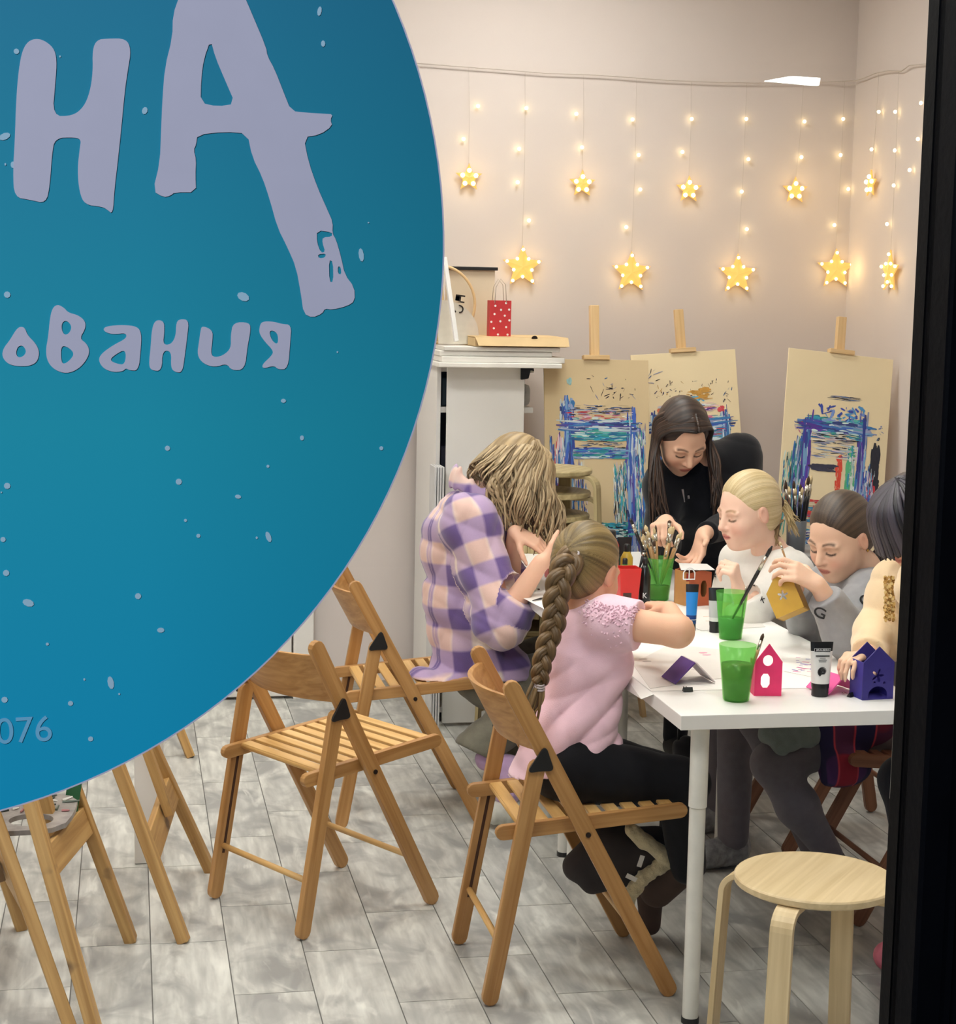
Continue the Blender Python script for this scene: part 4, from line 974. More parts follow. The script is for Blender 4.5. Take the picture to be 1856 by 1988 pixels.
a = N(nt, 'ShaderNodeAttribute', attribute_name='uvw'); no = N(nt, 'ShaderNodeTexNoise', noise_dimensions='1D'); no.inputs['Scale'].default_value = 5.0; no.inputs['Detail'].default_value = 4; no.inputs['Roughness'].default_value = .75
sx = N(nt, 'ShaderNodeSeparateXYZ'); L(nt, a.outputs['Vector'], sx.inputs[0]); L(nt, sx.outputs['X'], no.inputs['W'])
mr = N(nt, 'ShaderNodeMapRange'); mr.inputs['From Min'].default_value = .25; mr.inputs['From Max'].default_value = .75; mr.inputs['To Min'].default_value = .62; mr.inputs['To Max'].default_value = 1.28; L(nt, no.outputs['Fac'], mr.inputs[0])
vm = N(nt, 'ShaderNodeVectorMath', operation='SCALE'); L(nt, src, vm.inputs[0]); L(nt, mr.outputs[0], vm.inputs['Scale']); L(nt, vm.outputs[0], b.inputs['Base Color'])
def cloth_mat(name, rgb, var=.06, sheen=.3, bump=.25, bscale=420, rough=.85): return flat(name, rgb, rough, var, 40, bump, bscale=bscale, sheen=sheen, spec=.2)
def person(label, loc): return thing('person', label, 'person', loc)
J = atY
# ================================================================== girl in the pink T-shirt (back view, braid)
base = V(1.05, 4.26, 0)
pg = person('girl in a pink T-shirt with a long braid sitting at the table', base)
HC = J(1139, 1107, 4.315); HR = basis((.70, .66, -.30)); hs = .945
nb = V(1.122, 4.30, .905)
shR = J(1184, 1206, 4.185); elR = J(1316, 1226, 4.085); wrR = J(1300, 1184, 4.27)
shL = V(1.10, 4.415, .865); elL = V(1.27, 4.50, .83); wrL = J(1268, 1200, 4.42)
bp = head_prims(HC, HR, hs, nb, .046)
bp += [('ec', V(1.07, 4.26, .55), V(1.11, 4.285, .80), .070, .074, unit((.66, -.75, 0)), 1.35, .03), ('c', V(1.11, 4.285, .80), nb, .066, .046, .04)]
bp += arm_prims(shR, elR, wrR, (.043, .037, .036, .022)) + arm_prims(shL, elL, wrL, (.040, .034, .033, .022))
bp += hand_prims(wrR, J(1268, 1172, 4.34)-wrR, (-.2, .6, -.8), 1, .80, [(.5, .7, .5), (.6, .7, .5), (.7, .8, .5), (.8, .8, .5)], (.5, .4, .3))
bp += hand_prims(wrL, V(.8, -.4, .1), (-.1, -.6, -.8), -1, .80, [(.6, .8, .5)]*4)
sdf_obj('body', bp, m_skin, pg, .004, None, lambda P: face_color(P, HC, HR, hs, np.array(lin((232, 182, 150)))), None, 1, base)
m_pink = cloth_mat('pink_jersey', (243, 205, 219), .03, .3, .2)
side = unit((.66, -.75, 0)); fw = unit((.75, .66, 0))
sp_ = [('ec', V(1.045, 4.245, .47), V(1.075, 4.262, .60), .112, .094, side, 1.28, .03), ('ec', V(1.075, 4.262, .60), V(1.112, 4.285, .795), .082, .086, side, 1.36, .04), ('ec', V(1.112, 4.285, .795), V(1.122, 4.298, .880), .080, .058, side, 1.45, .05),
       ('c', V(1.12, 4.29, .866), shR, .060, .056, .04), ('c', V(1.12, 4.29, .85), shL, .060, .054, .04), ('c', shR, shR+(elR-shR)*.50, .056, .062, .04), ('c', shL, shL+(elL-shL)*.5, .054, .058, .04),
       ('cut', shR+(elR-shR)*.42, elR-shR, .085), ('cut', shL+(elL-shL)*.42, elL-shL, .085), ('cut', V(1.06, 4.25, .540), V(.30, .0, -1), .6), ('-e', nb+V(.012, .014, .035), np.array((.062, .062, .055)), None, .008)]
def pink_w(P):
    o = folds(P, [((-.95, .1, 1), .070, .017, .1, (1, 0, .9), .22), ((-.6, 0, 1), .12, .013, .4, (1, .3, .5), .3), ((1, 0, .3), .09, .005, .2, (0, 0, 1), .3)])
    k = np.clip((.83-P[:, 2])/.16, .15, 1)*np.clip((P[:, 2]-.50)/.10, .2, 1); return o*k
sdf_obj('t_shirt', sp_, m_pink, pg, .0042, pink_w, None, None, 2, base)
m_black_tr = cloth_mat('black_trousers', (17, 18, 23), .2, .1, .2)
m_navy = cloth_mat('navy_denim', (16, 38, 66), .2, .1, .3)
knR, knL = J(1318, 1522, 4.17), J(1330, 1522, 4.36)
tp = [('ec', V(1.04, 4.26, .520), V(1.09, 4.265, .545), .074, .080, V(0, 1, 0), 1.45, .03), ('c', V(1.09, 4.20, .533), knR, .086, .064, .04), ('c', V(1.09, 4.335, .533), knL, .080, .062, .04),
      ('c', knR, V(1.385, 4.24, .26), .060, .046, .03), ('c', knL, V(1.385, 4.35, .28), .058, .046, .03)]
sdf_obj('trousers', tp, m_black_tr, pg, .006, lambda P: folds(P, [((1, 0, .6), .07, .004, .3, (0, 1, .3), .3)]), None, None, 1, base)
m_boot = flat('dark_suede', (52, 46, 46), .9, .2, 20, .2); m_fur = flat('cream_fur', (214, 202, 166), 1.0, .12, 60, .8, bscale=160, sheen=.5); m_brownsole = flat('brown_sole', (72, 54, 44), .8, .15)
q1, q2 = J(1290, 1645, 4.31), J(1120, 1662, 4.30)
b1 = sdf_obj('boot', [('c', V(1.385, 4.31, .27), q1+V(-.02, 0, -.01), .050, .054, .02), ('c', J(1275, 1650, 4.31), J(1180, 1640, 4.31), .056, .052, .03), ('c', J(1180, 1632, 4.31), J(1122, 1682, 4.31), .046, .040, .02), ('c', J(1210, 1690, 4.31), J(1150, 1712, 4.31), .042, .032, .03)], m_boot, pg, .006, None, None, None, 1, base)
q3 = J(1262, 1735, 4.40); q4 = J(1262, 1795, 4.43)
b2 = sdf_obj('boot', [('c', V(1.385, 4.25, .27), q3+V(0, -.06, .03), .05, .045, .02), ('c', q3, q4, .036, .028, .02)], m_brownsole, pg, .006, None, None, None, 1, base)
fu = [J(x, y, Yy) for x, y, Yy in ((1226, 1612, 4.235), (1255, 1636, 4.235), (1285, 1655, 4.24), (1302, 1668, 4.245), (1278, 1684, 4.25), (1250, 1703, 4.255), (1232, 1725, 4.26), (1220, 1748, 4.27))]
sdf_obj('fur_trim', [('c', a, c_, .018, .018, .01) for a, c_ in zip(fu[:-1], fu[1:])]+[('c', fu[3], J(1316, 1660, 4.245), .016, .012, .01)], m_fur, b1, .004, lambda P: -.004*(n1(P[:, 0]*160+P[:, 2]*90+300)-.5)-.004*(n1(P[:, 1]*140-P[:, 2]*150+900)-.5), None, None, 0, base)
for (x, y, an) in ((1244, 1672, .3), (1226, 1704, -1.1)):
    b = MB(); b.box(J(x, y, 4.222)-base, (.012, .002, .030), Ry(an)); b.build('fabric_tag', m_white, b1)
hair_cap('hair', HC, HR, hs, m_hair, pg, base, (-1, 0, .22), ((.072, .070), (.84, -.54)), 1.0, True, ((92, 74, 40), (152, 128, 80)), groove=.0012, n=60)
br = spline([J(1112, 1082, 4.235), J(1092, 1112, 4.20), J(1080, 1160, 4.185), J(1076, 1205, 4.18), J(1064, 1245, 4.17), J(1052, 1290, 4.155), J(1047, 1325, 4.15)], 14)
paths = []; n = len(br)
for k in range(3):
    pts = []
    for i, p in enumerate(br):
        t = i/(n-1); d_ = unit(br[min(i+1, n-1)]-br[max(i-1, 0)]); sd = unit(np.cross(d_, (.2, 1, 0))); up_ = np.cross(d_, sd); th = 2*math.pi*(t*3.0)+2*math.pi*k/3; a = .021*(1-.4*t)
        pts.append(p+sd*a*math.sin(th)+up_*a*.55*math.sin(2*th))
    for sub in range(7):
        an = 2*math.pi*sub/7; w_ = .0095
        pts2 = []
        for i, p in enumerate(pts):
            d_ = unit(pts[min(i+1, n-1)]-pts[max(i-1, 0)]); sd = unit(np.cross(d_, (.2, 1, 0))); up_ = np.cross(d_, sd); t = i/(n-1)
            pts2.append(p+(sd*math.cos(an)+up_*math.sin(an))*w_*(1-.4*t))
        paths.append((pts2, .0085, .0050, 1.0))
locks('braid', paths, m_hair, pg, base, (84, 64, 40), (132, 104, 68), 3)
tl = J(1047, 1325, 4.15); paths = []; rr = random.Random(12)
for k in range(16):
    e_ = J(1026+rr.uniform(-14, 14), 1400+rr.uniform(-25, 15), 4.14+rr.uniform(-.015, .02)); paths.append((spline([tl+V(rr.gauss(0, .004), rr.gauss(0, .004), .01), (tl*.5+e_*.5)+V(rr.gauss(0, .007), rr.gauss(0, .006), 0), e_], 5), .0055, .0012, .8))
locks('braid_end', paths, m_hair, pg, base, (104, 84, 54), (160, 134, 90), 4)
m_tie = flat('hair_tie', (214, 206, 210), .6, .15, 90)
for p, r_ in ((J(1110, 1078, 4.23), .019), (J(1047, 1327, 4.15), .0135)):
    b = MB()
    for q in range(3): b.lathe([(r_*.9, -.002), (r_*1.12, .001), (r_*.9, .004)], p-base+V(0, 0, -.006*q), 14, Ry(-.5 if r_ > .015 else .1)@Rx(.4), False)
    b.build('hair_tie', m_tie, pg, True)
# ================================================================== woman in the plaid shirt
base = V(.97, 5.70, 0)
wm = person('woman in a lilac plaid shirt with wavy ash-blonde hair sitting at the table', base)
HC = J(1002, 922, 5.66); HR = basis((.84, .36, -.52)); hs = 1.0
nb = J(942, 968, 5.68)
shR = J(912, 1012, 5.545); elR = J(975, 1205, 5.44); wrR = J(1050, 1092, 5.40)
shL = J(935, 1005, 5.83); elL = J(985, 1170, 5.86); wrL = J(1000, 1034, 5.555)
sd = unit((.35, -.94, 0)); pel = J(915, 1270, 5.69); bel = J(905, 1160, 5.69); cst = J(900, 1050, 5.69)
bp = head_prims(HC, HR, hs, nb, .05)+[('ec', pel, cst, .085, .09, sd, 1.4, .03), ('c', cst, nb, .08, .055, .05)]
bp += arm_prims(shR, elR, wrR, (.05, .042, .042, .026))+arm_prims(shL, elL, wrL, (.05, .042, .040, .025))
bp += hand_prims(wrR, J(1112, 1072, 5.44)-wrR, (-.1, .8, .55), 1, .95, [(.2, .35, .25), (.25, .4, .3), (.35, .4, .3), (.45, .5, .3)], (.5, .3, .2))
bp += hand_prims(wrL, J(1048, 1056, 5.52)-wrL, (-.1, .5, -.85), -1, .95, [(.35, .5, .3), (.45, .55, .3), (.5, .6, .4), (.5, .6, .4)], (.4, .3, .2))
sdf_obj('body', bp, m_skin, wm, .0042, None, lambda P: face_color(P, HC, HR, hs, np.array(lin((232, 186, 158)))), None, 1, base)
mp_, nt, b = newmat('plaid_flannel')
a = N(nt, 'ShaderNodeAttribute', attribute_name='uvw'); sx = N(nt, 'ShaderNodeSeparateXYZ'); L(nt, a.outputs['Vector'], sx.inputs[0])
def stripe(src, per, duty, soft=.03):
    m1 = N(nt, 'ShaderNodeMath', operation='DIVIDE'); L(nt, src, m1.inputs[0]); m1.inputs[1].default_value = per
    m2 = N(nt, 'ShaderNodeMath', operation='FRACT'); L(nt, m1.outputs[0], m2.inputs[0])
    m3 = N(nt, 'ShaderNodeMath', operation='SUBTRACT'); L(nt, m2.outputs[0], m3.inputs[0]); m3.inputs[1].default_value = .5
    m4 = N(nt, 'ShaderNodeMath', operation='ABSOLUTE'); L(nt, m3.outputs[0], m4.inputs[0])
    m5 = N(nt, 'ShaderNodeMapRange'); L(nt, m4.outputs[0], m5.inputs[0]); m5.inputs['From Min'].default_value = duty/2-soft; m5.inputs['From Max'].default_value = duty/2+soft; m5.inputs['To Min'].default_value = 1; m5.inputs['To Max'].default_value = 0
    return m5.outputs[0]
su, sv = stripe(sx.outputs['X'], .140, .50), stripe(sx.outputs['Y'], .140, .50); tu, tv = stripe(sx.outputs['X'], .280, .22), stripe(sx.outputs['Y'], .280, .22)
def mixn(f, c1_, c2_):
    x = N(nt, 'ShaderNodeMix', data_type='RGBA')
    if isinstance(f, float): x.inputs[0].default_value = f
    else: L(nt, f, x.inputs[0])
    for s_, q in ((6, c1_), (7, c2_)):
        if isinstance(q, tuple): x.inputs[s_].default_value = (*q, 1)
        else: L(nt, q, x.inputs[s_])
    return x.outputs[2]
c00 = mixn(tu, lin((232, 214, 202)), lin((224, 190, 178))); c10 = mixn(tv, lin((180, 156, 190)), lin((196, 170, 190))); c11 = lin((112, 92, 146))
row0 = mixn(su, c00, c10); row1 = mixn(su, c10, c11); pc_ = mixn(sv, row0, row1)
no = N(nt, 'ShaderNodeTexNoise'); tc = N(nt, 'ShaderNodeTexCoord'); L(nt, tc.outputs['Object'], no.inputs['Vector']); no.inputs['Scale'].default_value = 420
mr = N(nt, 'ShaderNodeMapRange'); mr.inputs['To Min'].default_value = .86; mr.inputs['To Max'].default_value = 1.10; L(nt, no.outputs['Fac'], mr.inputs[0])
vm = N(nt, 'ShaderNodeVectorMath', operation='SCALE'); L(nt, pc_, vm.inputs[0]); L(nt, mr.outputs[0], vm.inputs['Scale']); L(nt, vm.outputs[0], b.inputs['Base Color'])
b.inputs['Roughness'].default_value = .9; b.inputs['Sheen Weight'].default_value = .3; b.inputs['Specular IOR Level'].default_value = .15
def seg_t(P, a_, b_):
    d = b_-a_; t = np.clip((P-a_)@d/(d@d), 0, 1); return t, np.linalg.norm(P-a_-t[:, None]*d, axis=1)
def plaid_uv(P, tors, arms):
    a0, a1, rt_ = tors; ax = unit(a1-a0); e1 = unit(np.cross(ax, sd)); e2 = np.cross(ax, e1)
    _, dt = seg_t(P, a0, a1); best = dt-rt_; q = P-a0; u_ = np.arctan2(q@e2, q@e1)*.15; v_ = q@ax
    for (s0, s1, r_, o_) in arms:
        t, d = seg_t(P, s0, s1); ax2 = unit(s1-s0); f1 = unit(np.cross(ax2, (.2, .9, .1))); f2 = np.cross(ax2, f1); q = P-s0
        m = (d-r_) < best; best = np.where(m, d-r_, best); u_ = np.where(m, np.arctan2(q@f2, q@f1)*.075+.03, u_); v_ = np.where(m, q@ax2+o_, v_)
    return np.stack([u_, v_, 0*u_], 1)
cuR = elR+(wrR-elR)*.40; cuL = elL+(wrL-elL)*.45
low = J(922, 1305, 5.69)
sp_ = [('ec', low, bel, .135, .120, sd, 1.22, .04), ('ec', bel, cst, .120, .116, sd, 1.34, .05), ('ec', cst, nb+V(-.02, 0, -.03), .112, .062, sd, 1.40, .05),
       ('c', cst+V(0, 0, .06), shR, .080, .078, .05), ('c', shR, elR, .078, .080, .05), ('c', elR, cuR, .080, .062, .04), ('c', cuR-(wrR-elR)*.10, cuR, .068, .066, .01),
       ('c', cst+V(0, 0, .06), shL, .080, .076, .05), ('c', shL, elL, .074, .072, .05), ('c', elL, cuL, .070, .058, .04),
       ('cut', cuR, wrR-elR, .075), ('cut', cuL, wrL-elL, .07), ('e', J(858, 1318, 5.62), np.array((.105, .10, .030)), Ry(.1), .035), ('e', J(985, 1300, 5.60), np.array((.11, .10, .06)), None, .04),
       ('cut', V(1.05, 5.7, .462), V(0, 0, -1), .4), ('-e', nb+V(.03, .02, .05), np.array((.06, .06, .05)), None, .01)]
def wm_w(P): return folds(P, [((.5, 0, 1), .11, .012, .2, (1, .4, 0), .35), ((1, 0, -.25), .10, .011, .6, (0, .3, 1), .3), ((1, .3, 1), .06, .006, .1, (0, 0, 1), .3)])
sdf_obj('plaid_shirt', sp_, mp_, wm, .0055, wm_w, None, lambda P: plaid_uv(P, (low, cst, .12), [(shR, elR, .078, .03), (elR, cuR, .075, .30), (shL, elL, .074, 0), (elL, cuL, .066, .3)]), 2, base)
# raised collar
def collar_uv(P): return np.stack([P[:, 0]*.9+P[:, 1], P[:, 2], 0*P[:, 0]], 1)
cp = [J(x, y, Yy) for x, y, Yy in ((962, 985, 5.60), (940, 968, 5.585), (912, 950, 5.60), (888, 930, 5.64), (880, 925, 5.70), (900, 940, 5.76))]
sdf_obj('collar', [('ec', a_, c_, .010, .010, unit((.25, 0, 1)), 3.4, .012) for a_, c_ in zip(cp[:-1], cp[1:])], mp_, wm, .005, None, None, collar_uv, 1, base)
m_grey_tr = cloth_mat('grey_trousers', (112, 108, 94), .12, .2, .3); m_sock = cloth_mat('lilac_sock', (188, 156, 192), .06, .3, .3); m_sneak = flat('pale_sneaker', (200, 198, 186), .6, .1, 40, .1)
kR, kL = V(1.42, 5.56, .50), V(1.44, 5.80, .50); aR = J(925, 1455, 5.50); aL = V(1.22, 5.74, .18)
sdf_obj('trousers', [('ec', low+V(0, 0, -.02), low+V(.04, 0, -.03), .07, .075, V(0, 1, 0), 1.5, .03), ('c', low+V(.03, -.09, -.03), kR, .072, .070, .04), ('c', low+V(.03, .09, -.03), kL, .072, .070, .04), ('c', kR, aR, .068, .072, .03), ('c', kL, aL, .066, .066, .03), ('cut', aR+unit(aR-kR)*.01, unit(aR-kR)+V(.3, 0, -.4), .11)], m_grey_tr, wm, .006, lambda P: folds(P, [((.6, .2, 1), .07, .006, .1, (1, 0, -.4), .4)]), None, None, 1, base)
sdf_obj('sock', [('c', aR+V(.03, -.01, -.03), J(990, 1492, 5.47), .036, .036, .02), ('c', J(990, 1492, 5.47), J(985, 1540, 5.46), .040, .042, .02)], m_sock, wm, .005, lambda P: folds(P, [((.3, 0, 1), .03, .003, 0, (1, 0, 0), .2)]), None, None, 1, base)
s1_ = sdf_obj('shoe', [('c', J(962, 1578, 5.45), J(1050, 1580, 5.45), .038, .046, .02), ('e', J(1058, 1588, 5.45), np.array((.06, .044, .036)), None, .02), ('cut', J(1000, 1603, 5.45), V(0, 0, -1), .3)], m_sneak, wm, .005, lambda P: .0015*np.sin(P[:, 0]*260), None, None, 1, base)
aL2 = V(1.24, 5.74, .06); sdf_obj('shoe', [('c', aL2, aL2+V(.16, 0, -.012), .046, .044, .02), ('c', aL, aL2, .05, .045, .02), ('cut', V(1.3, 5.74, .004), V(0, 0, -1), .3)], m_sneak, wm, .006, None, None, None, 1, base)
# wavy hair
hair_cap('hair', HC, HR, hs, m_hair, wm, base, (0, 0, 1), ((.082, .05), (.9, -.43)), 1.04, False, ((104, 84, 54), (186, 160, 118)), groove=.002, n=40, nape=-.11)
rr = random.Random(21); paths = []; crown = HC+HR@V(-.01, 0, .128)
for k in range(330):
    an = 6.283*rr.random() if k < 230 else rr.uniform(-2.2, .3)      # angle round the head measured from the face side
    side_ = HR@V(math.cos(an)*.112, math.sin(an)*.092, 0)
    p1 = HC+HR@V(0, 0, .088)+side_*.80; p2 = HC+HR@V(0, 0, .005)+side_*1.16
    out = unit(side_*V(1, 1, 0)); ln_ = rr.uniform(.12, .23)+(.05 if k >= 230 else 0); bk = max(0, -math.cos(an))
    p3 = p2+out*.022+V(.012-.03*bk, 0, -ln_*.45*(1-.45*bk)); p4 = p2+out*.010+V(.03-.035*bk, 0, -ln_*(1-.5*bk))
    pts = spline([crown+V(rr.gauss(0, .008), rr.gauss(0, .008), -.004), p1+out*.006, p2+out*.008, p3, p4], 7)
    ph = rr.uniform(0, 6.28); wv = []
    tang = unit(np.cross(out, (0, 0, 1)))
    for i, p in enumerate(pts):
        t = i/(len(pts)-1); wv.append(p+tang*(.020*max(0, t-.25))*math.sin(ph+t*11)*1.6+out*(.018*max(0, t-.25))*math.cos(ph+t*11)*1.5)
    paths.append((wv, rr.uniform(.0055, .0085), .0018, .5))
for k in range(64):
    e_ = J(rr.uniform(950, 1022), rr.uniform(975, 1045), 5.56+rr.uniform(-.01, .03)); m_ = J(rr.uniform(948, 1010), rr.uniform(915, 945), 5.545+rr.uniform(-.006, .02)); m2 = (e_+m_)/2+V(rr.gauss(0, .012), rr.gauss(0, .006), rr.gauss(0, .008))
    paths.append((spline([crown, HC+HR@V(rr.uniform(-.05, .04), -.080, .085), m_, m2, e_], 7), rr.uniform(.0055, .0085), .0018, .5))
locks('hair_locks', paths, m_hair, wm, base, (116, 96, 66), (206, 182, 142), 6)
# ================================================================== teacher in black bending over the table
base = V(2.06, 6.14, 0)
te = person('woman in a black sweater with long dark hair bending over the table', base)
HC = J(1324, 846, 5.86); HR = basis((.10, -.70, -.66), roll=.06); hs = 1.0
nb = J(1372, 900, 5.985); pel = V(2.06, 6.16, .90); cst = J(1378, 955, 6.03)
shL = J(1436, 885, 6.03); elL = J(1440, 1010, 5.92); wrL = J(1366, 1036, 5.62)
shR = J(1292, 940, 5.97); elR = J(1282, 1060, 5.88); wrR = J(1293, 1012, 5.66)
sd = unit(shL-shR)
bp = head_prims(HC, HR, hs, nb, .048)+[('ec', pel, cst, .085, .09, sd, 1.4, .03), ('c', cst, nb, .075, .05, .05)]
bp += arm_prims(shL, elL, wrL, (.046, .04, .038, .024))+arm_prims(shR, elR, wrR, (.046, .04, .038, .024))
bp += hand_prims(wrL, J(1352, 1084, 5.58)-wrL, (-.85, -.35, .1), -1, .98, [(.25, .4, .3), (.35, .5, .3), (.5, .6, .4), (.6, .7, .4)], (.2, .2, .2), .1)
bp += hand_prims(wrR, J(1276, 1026, 5.55)-wrR, (.35, .30, -.9), 1, .98, [(.9, 1.0, .6), (1.0, 1.1, .6), (1.1, 1.1, .6), (1.1, 1.1, .6)], (.5, .4, .3))
sdf_obj('body', bp, m_skin, te, .0038, None, lambda P: face_color(P, HC, HR, hs, np.array(lin((232, 188, 160))), (70, 46, 36), (186, 100, 92), (52, 34, 28)), None, 1, base)
m_blk = cloth_mat('black_sweater', (15, 15, 19), .15, .15, .3)
cL = elL+(wrL-elL)*.92; cR = elR+(wrR-elR)*.90
sp_ = [('ec', pel+V(0, .02, -.06), cst, .125, .115, sd, 1.35, .05), ('ec', cst, nb+V(0, .015, .01), .105, .060, sd, 1.45, .06), ('c', cst+V(0, 0, .07), shL, .075, .068, .05), ('c', cst+V(0, 0, .07), shR, .075, .068, .05),
       ('c', shL, elL, .070, .062, .05), ('c', elL, cL, .058, .038, .04), ('c', shR, elR, .066, .060, .05), ('c', elR, cR, .058, .036, .04), ('c', nb+V(0, .01, -.01), HC+HR@V(-.030, 0, -.075), .066, .058, .03),
       ('cut', cL, wrL-elL, .06), ('cut', cR, wrR-elR, .055)]
sdf_obj('sweater', sp_, m_blk, te, .006, lambda P: folds(P, [((.4, .2, 1), .12, .007, .2, (1, .4, 0), .35), ((1, 0, -.4), .11, .005, .6, (0, .3, 1), .3)]), None, None, 1, base)
m_blkj = cloth_mat('black_jeans', (20, 21, 26), .15, .1, .2)
sdf_obj('trousers', [('ec', pel+V(0, .02, 0), pel+V(0, .02, -.12), .10, .11, sd, 1.35, .03)]+[('c', pel+V(s*.085, .02, -.1), V(2.06+s*.09, 6.17, .48), .085, .06, .04) for s in (-1, 1)]+[('c', V(2.06+s*.09, 6.17, .48), V(2.06+s*.10, 6.20, .09), .06, .045, .03) for s in (-1, 1)], m_blkj, te, .008, None, None, None, 1, base)
for s in (-1, 1): sdf_obj('shoe', [('c', V(2.06+s*.10, 6.20, .055), V(2.06+s*.11, 6.04, .045), .045, .040, .02), ('cut', V(2.06+s*.1, 6.12, .004), V(0, 0, -1), .3)], m_plastic, te, .007, None, None, None, 1, base)
hair_cap('hair', HC, HR, hs, m_hair, te, base, (0, 1, .15), ((.080, .064), (.80, -.60)), 1.03, False, ((34, 24, 20), (74, 56, 46)), groove=.0010, n=50, nape=-.10, extra=[('hole', (.095, 0, .052), (.054, .062, .054), .012)])
rr = random.Random(31); paths = []
part = lambda t: HC+HR@V(.075-.11*t, .004, .100+.024*math.sin(math.pi*min(1, t*1.1)))
for k in range(150):
    sgn = -1 if k % 2 else 1      # +1 = her left = right in the picture
    t = rr.random(); p0 = part(t); fwd_ = 1-t
    p1 = HC+HR@V(.045-.09*t, sgn*.070, .075); p2 = HC+HR@V(.030-.07*t, sgn*.094, .0)
    if sgn > 0:
        ex = J(1394+rr.uniform(-14, 16), 985+rr.uniform(-40, 70), 5.80+.12*t); mid = J(1386+rr.uniform(-10, 12), 905, 5.82+.10*t)
    else:
        ex = J(1290+rr.uniform(-28, 26), 1075+rr.uniform(-60, 25), 5.76+.10*t); mid = J(1276+rr.uniform(-16, 14), 950, 5.78+.10*t)
    paths.append((spline([p0, p1, p2, mid, ex], 7), rr.uniform(.007, .011), .002, .55))
locks('hair_locks', paths, m_hair, te, base, (30, 21, 17), (88, 64, 48), 8)
b = MB(); q = J(1325, 950, 5.82); b.tube([q-base, J(1329, 975, 5.82)-base], [.004, .002], 6); b.tube([J(1336, 962, 5.82)-base, J(1337, 968, 5.82)-base], [.004, .004], 6); b.build('pendant', flat('pendant_silver', (150, 150, 155), .3, metal=.8), te)
# ================================================================== blonde girl in white
base = V(2.10, 5.24, 0)
bl = person('blonde girl with a ponytail in a white sweatshirt sitting at the table', base)
HC = J(1452, 990, 5.14); HR = basis((-.93, -.26, -.24), roll=-.02); hs = .93
nb = J(1497, 1078, 5.21)
pel = V(2.10, 5.26, .545); cst = J(1500, 1145, 5.22); sd = unit((.45, -.89, 0))
shN = J(1532, 1112, 5.08); elN = J(1452, 1192, 4.98); wrN = J(1434, 1146, 4.99)
shF = J(1440, 1092, 5.36); elF = J(1408, 1175, 5.36); wrF = J(1408, 1165, 5.22)
bp = head_prims(HC, HR, hs, nb, .045)+[('ec', pel, cst, .08, .08, sd, 1.35, .03), ('c', cst, nb, .07, .046, .05)]
bp += arm_prims(shN, elN, wrN, (.04, .034, .033, .022))+arm_prims(shF, elF, wrF, (.04, .034, .033, .022))
bp += hand_prims(wrN, J(1425, 1106, 4.985)-wrN, (-.75, .55, .15), -1, .84, [(1.1, 1.3, .7), (1.15, 1.3, .7), (1.2, 1.3, .7), (1.2, 1.2, .7)], (.5, .7, .4))
bp += hand_prims(wrF, V(-.5, -.6, -.3), (0, -.2, -1), 1, .82, [(.4, .6, .4)]*4)
sdf_obj('body', bp, m_skin, bl, .0038, None, lambda P: face_color(P, HC, HR, hs, np.array(lin((240, 200, 176))), (168, 128, 92), (200, 112, 104), (96, 70, 54)), None, 1, base)
m_wsw = cloth_mat('white_sweatshirt', (226, 222, 214), .03, .3, .2)
cN = elN+(wrN-elN)*.55
sp_ = [('ec', V(2.06, 5.25, .60), cst, .125, .112, sd, 1.25, .05), ('ec', cst, nb+V(0, 0, -.02), .105, .058, sd, 1.45, .05), ('c', cst+V(0, 0, .05), shN, .066, .064, .05), ('c', cst+V(0, 0, .05), shF, .066, .062, .05),
       ('c', shN, elN, .064, .060, .04), ('c', elN, cN, .058, .048, .03), ('c', shF, elF, .062, .056, .04), ('c', elF, wrF, .052, .036, .03), ('cut', cN, wrN-elN, .06), ('-e', nb+V(-.012, -.01, .035), np.array((.060, .060, .050)), None, .006)]
sdf_obj('sweatshirt', sp_, m_wsw, bl, .0055, lambda P: folds(P, [((.5, .2, 1), .09, .008, .25, (1, .4, 0), .35), ((1, .5, -.3), .10, .006, .6, (0, .3, 1), .3)]), None, None, 1, base)
m_ink = flat('black_ink', (22, 22, 24), .7)
for x, y, a_, c_, d_ in ((1393, 1104, 9, -9, 4.998), (1402, 1096, 6, 10, 4.998)): pass
m_tights = cloth_mat('grey_tights', (112, 108, 116), .08, .15, .2)
kN = V(1.79, 5.06, .50); kF = V(1.80, 5.30, .50); aN = V(1.765, 4.98, .09)
sdf_obj('leggings', [('ec', pel, pel+V(-.05, 0, -.01), .078, .08, sd, 1.4, .03), ('c', pel+V(-.03, -.08, 0), kN, .075, .058, .04), ('c', pel+V(-.03, .08, 0), kF, .075, .058, .04), ('c', kN, aN, .062, .046, .03), ('c', kF, V(1.83, 5.32, .09), .055, .04, .03)], m_tights, bl, .007, None, None, None, 1, base)
m_silver = flat('silver_shoe', (150, 152, 156), .35, .35, 50, .4, bscale=120)
for p in (V(1.775, 4.99, .05), V(1.84, 5.33, .05)):
    sdf_obj('shoe', [('c', p, p+V(-.11, -.02, -.008), .046, .042, .02), ('c', p+V(0, 0, .03), p+V(0, 0, .06), .042, .040, .02), ('cut', p+V(-.05, 0, -.046), V(0, 0, -1), .3)], m_silver, bl, .006, lambda P: .002*np.sin(P[:, 0]*220+P[:, 1]*120), None, None, 1, base)
hair_cap('hair', HC, HR, hs, m_hair, bl, base, (-1, 0, -.12), ((.076, .070), (.86, -.51)), 1.0, True, ((196, 172, 124), (222, 202, 158)), groove=.0005, n=60, extra=[('hole', (.095, 0, .040), (.040, .055, .042), .012)])
rr = random.Random(41); paths = []; t0_ = HC+HR@V(-.108, 0, -.005)
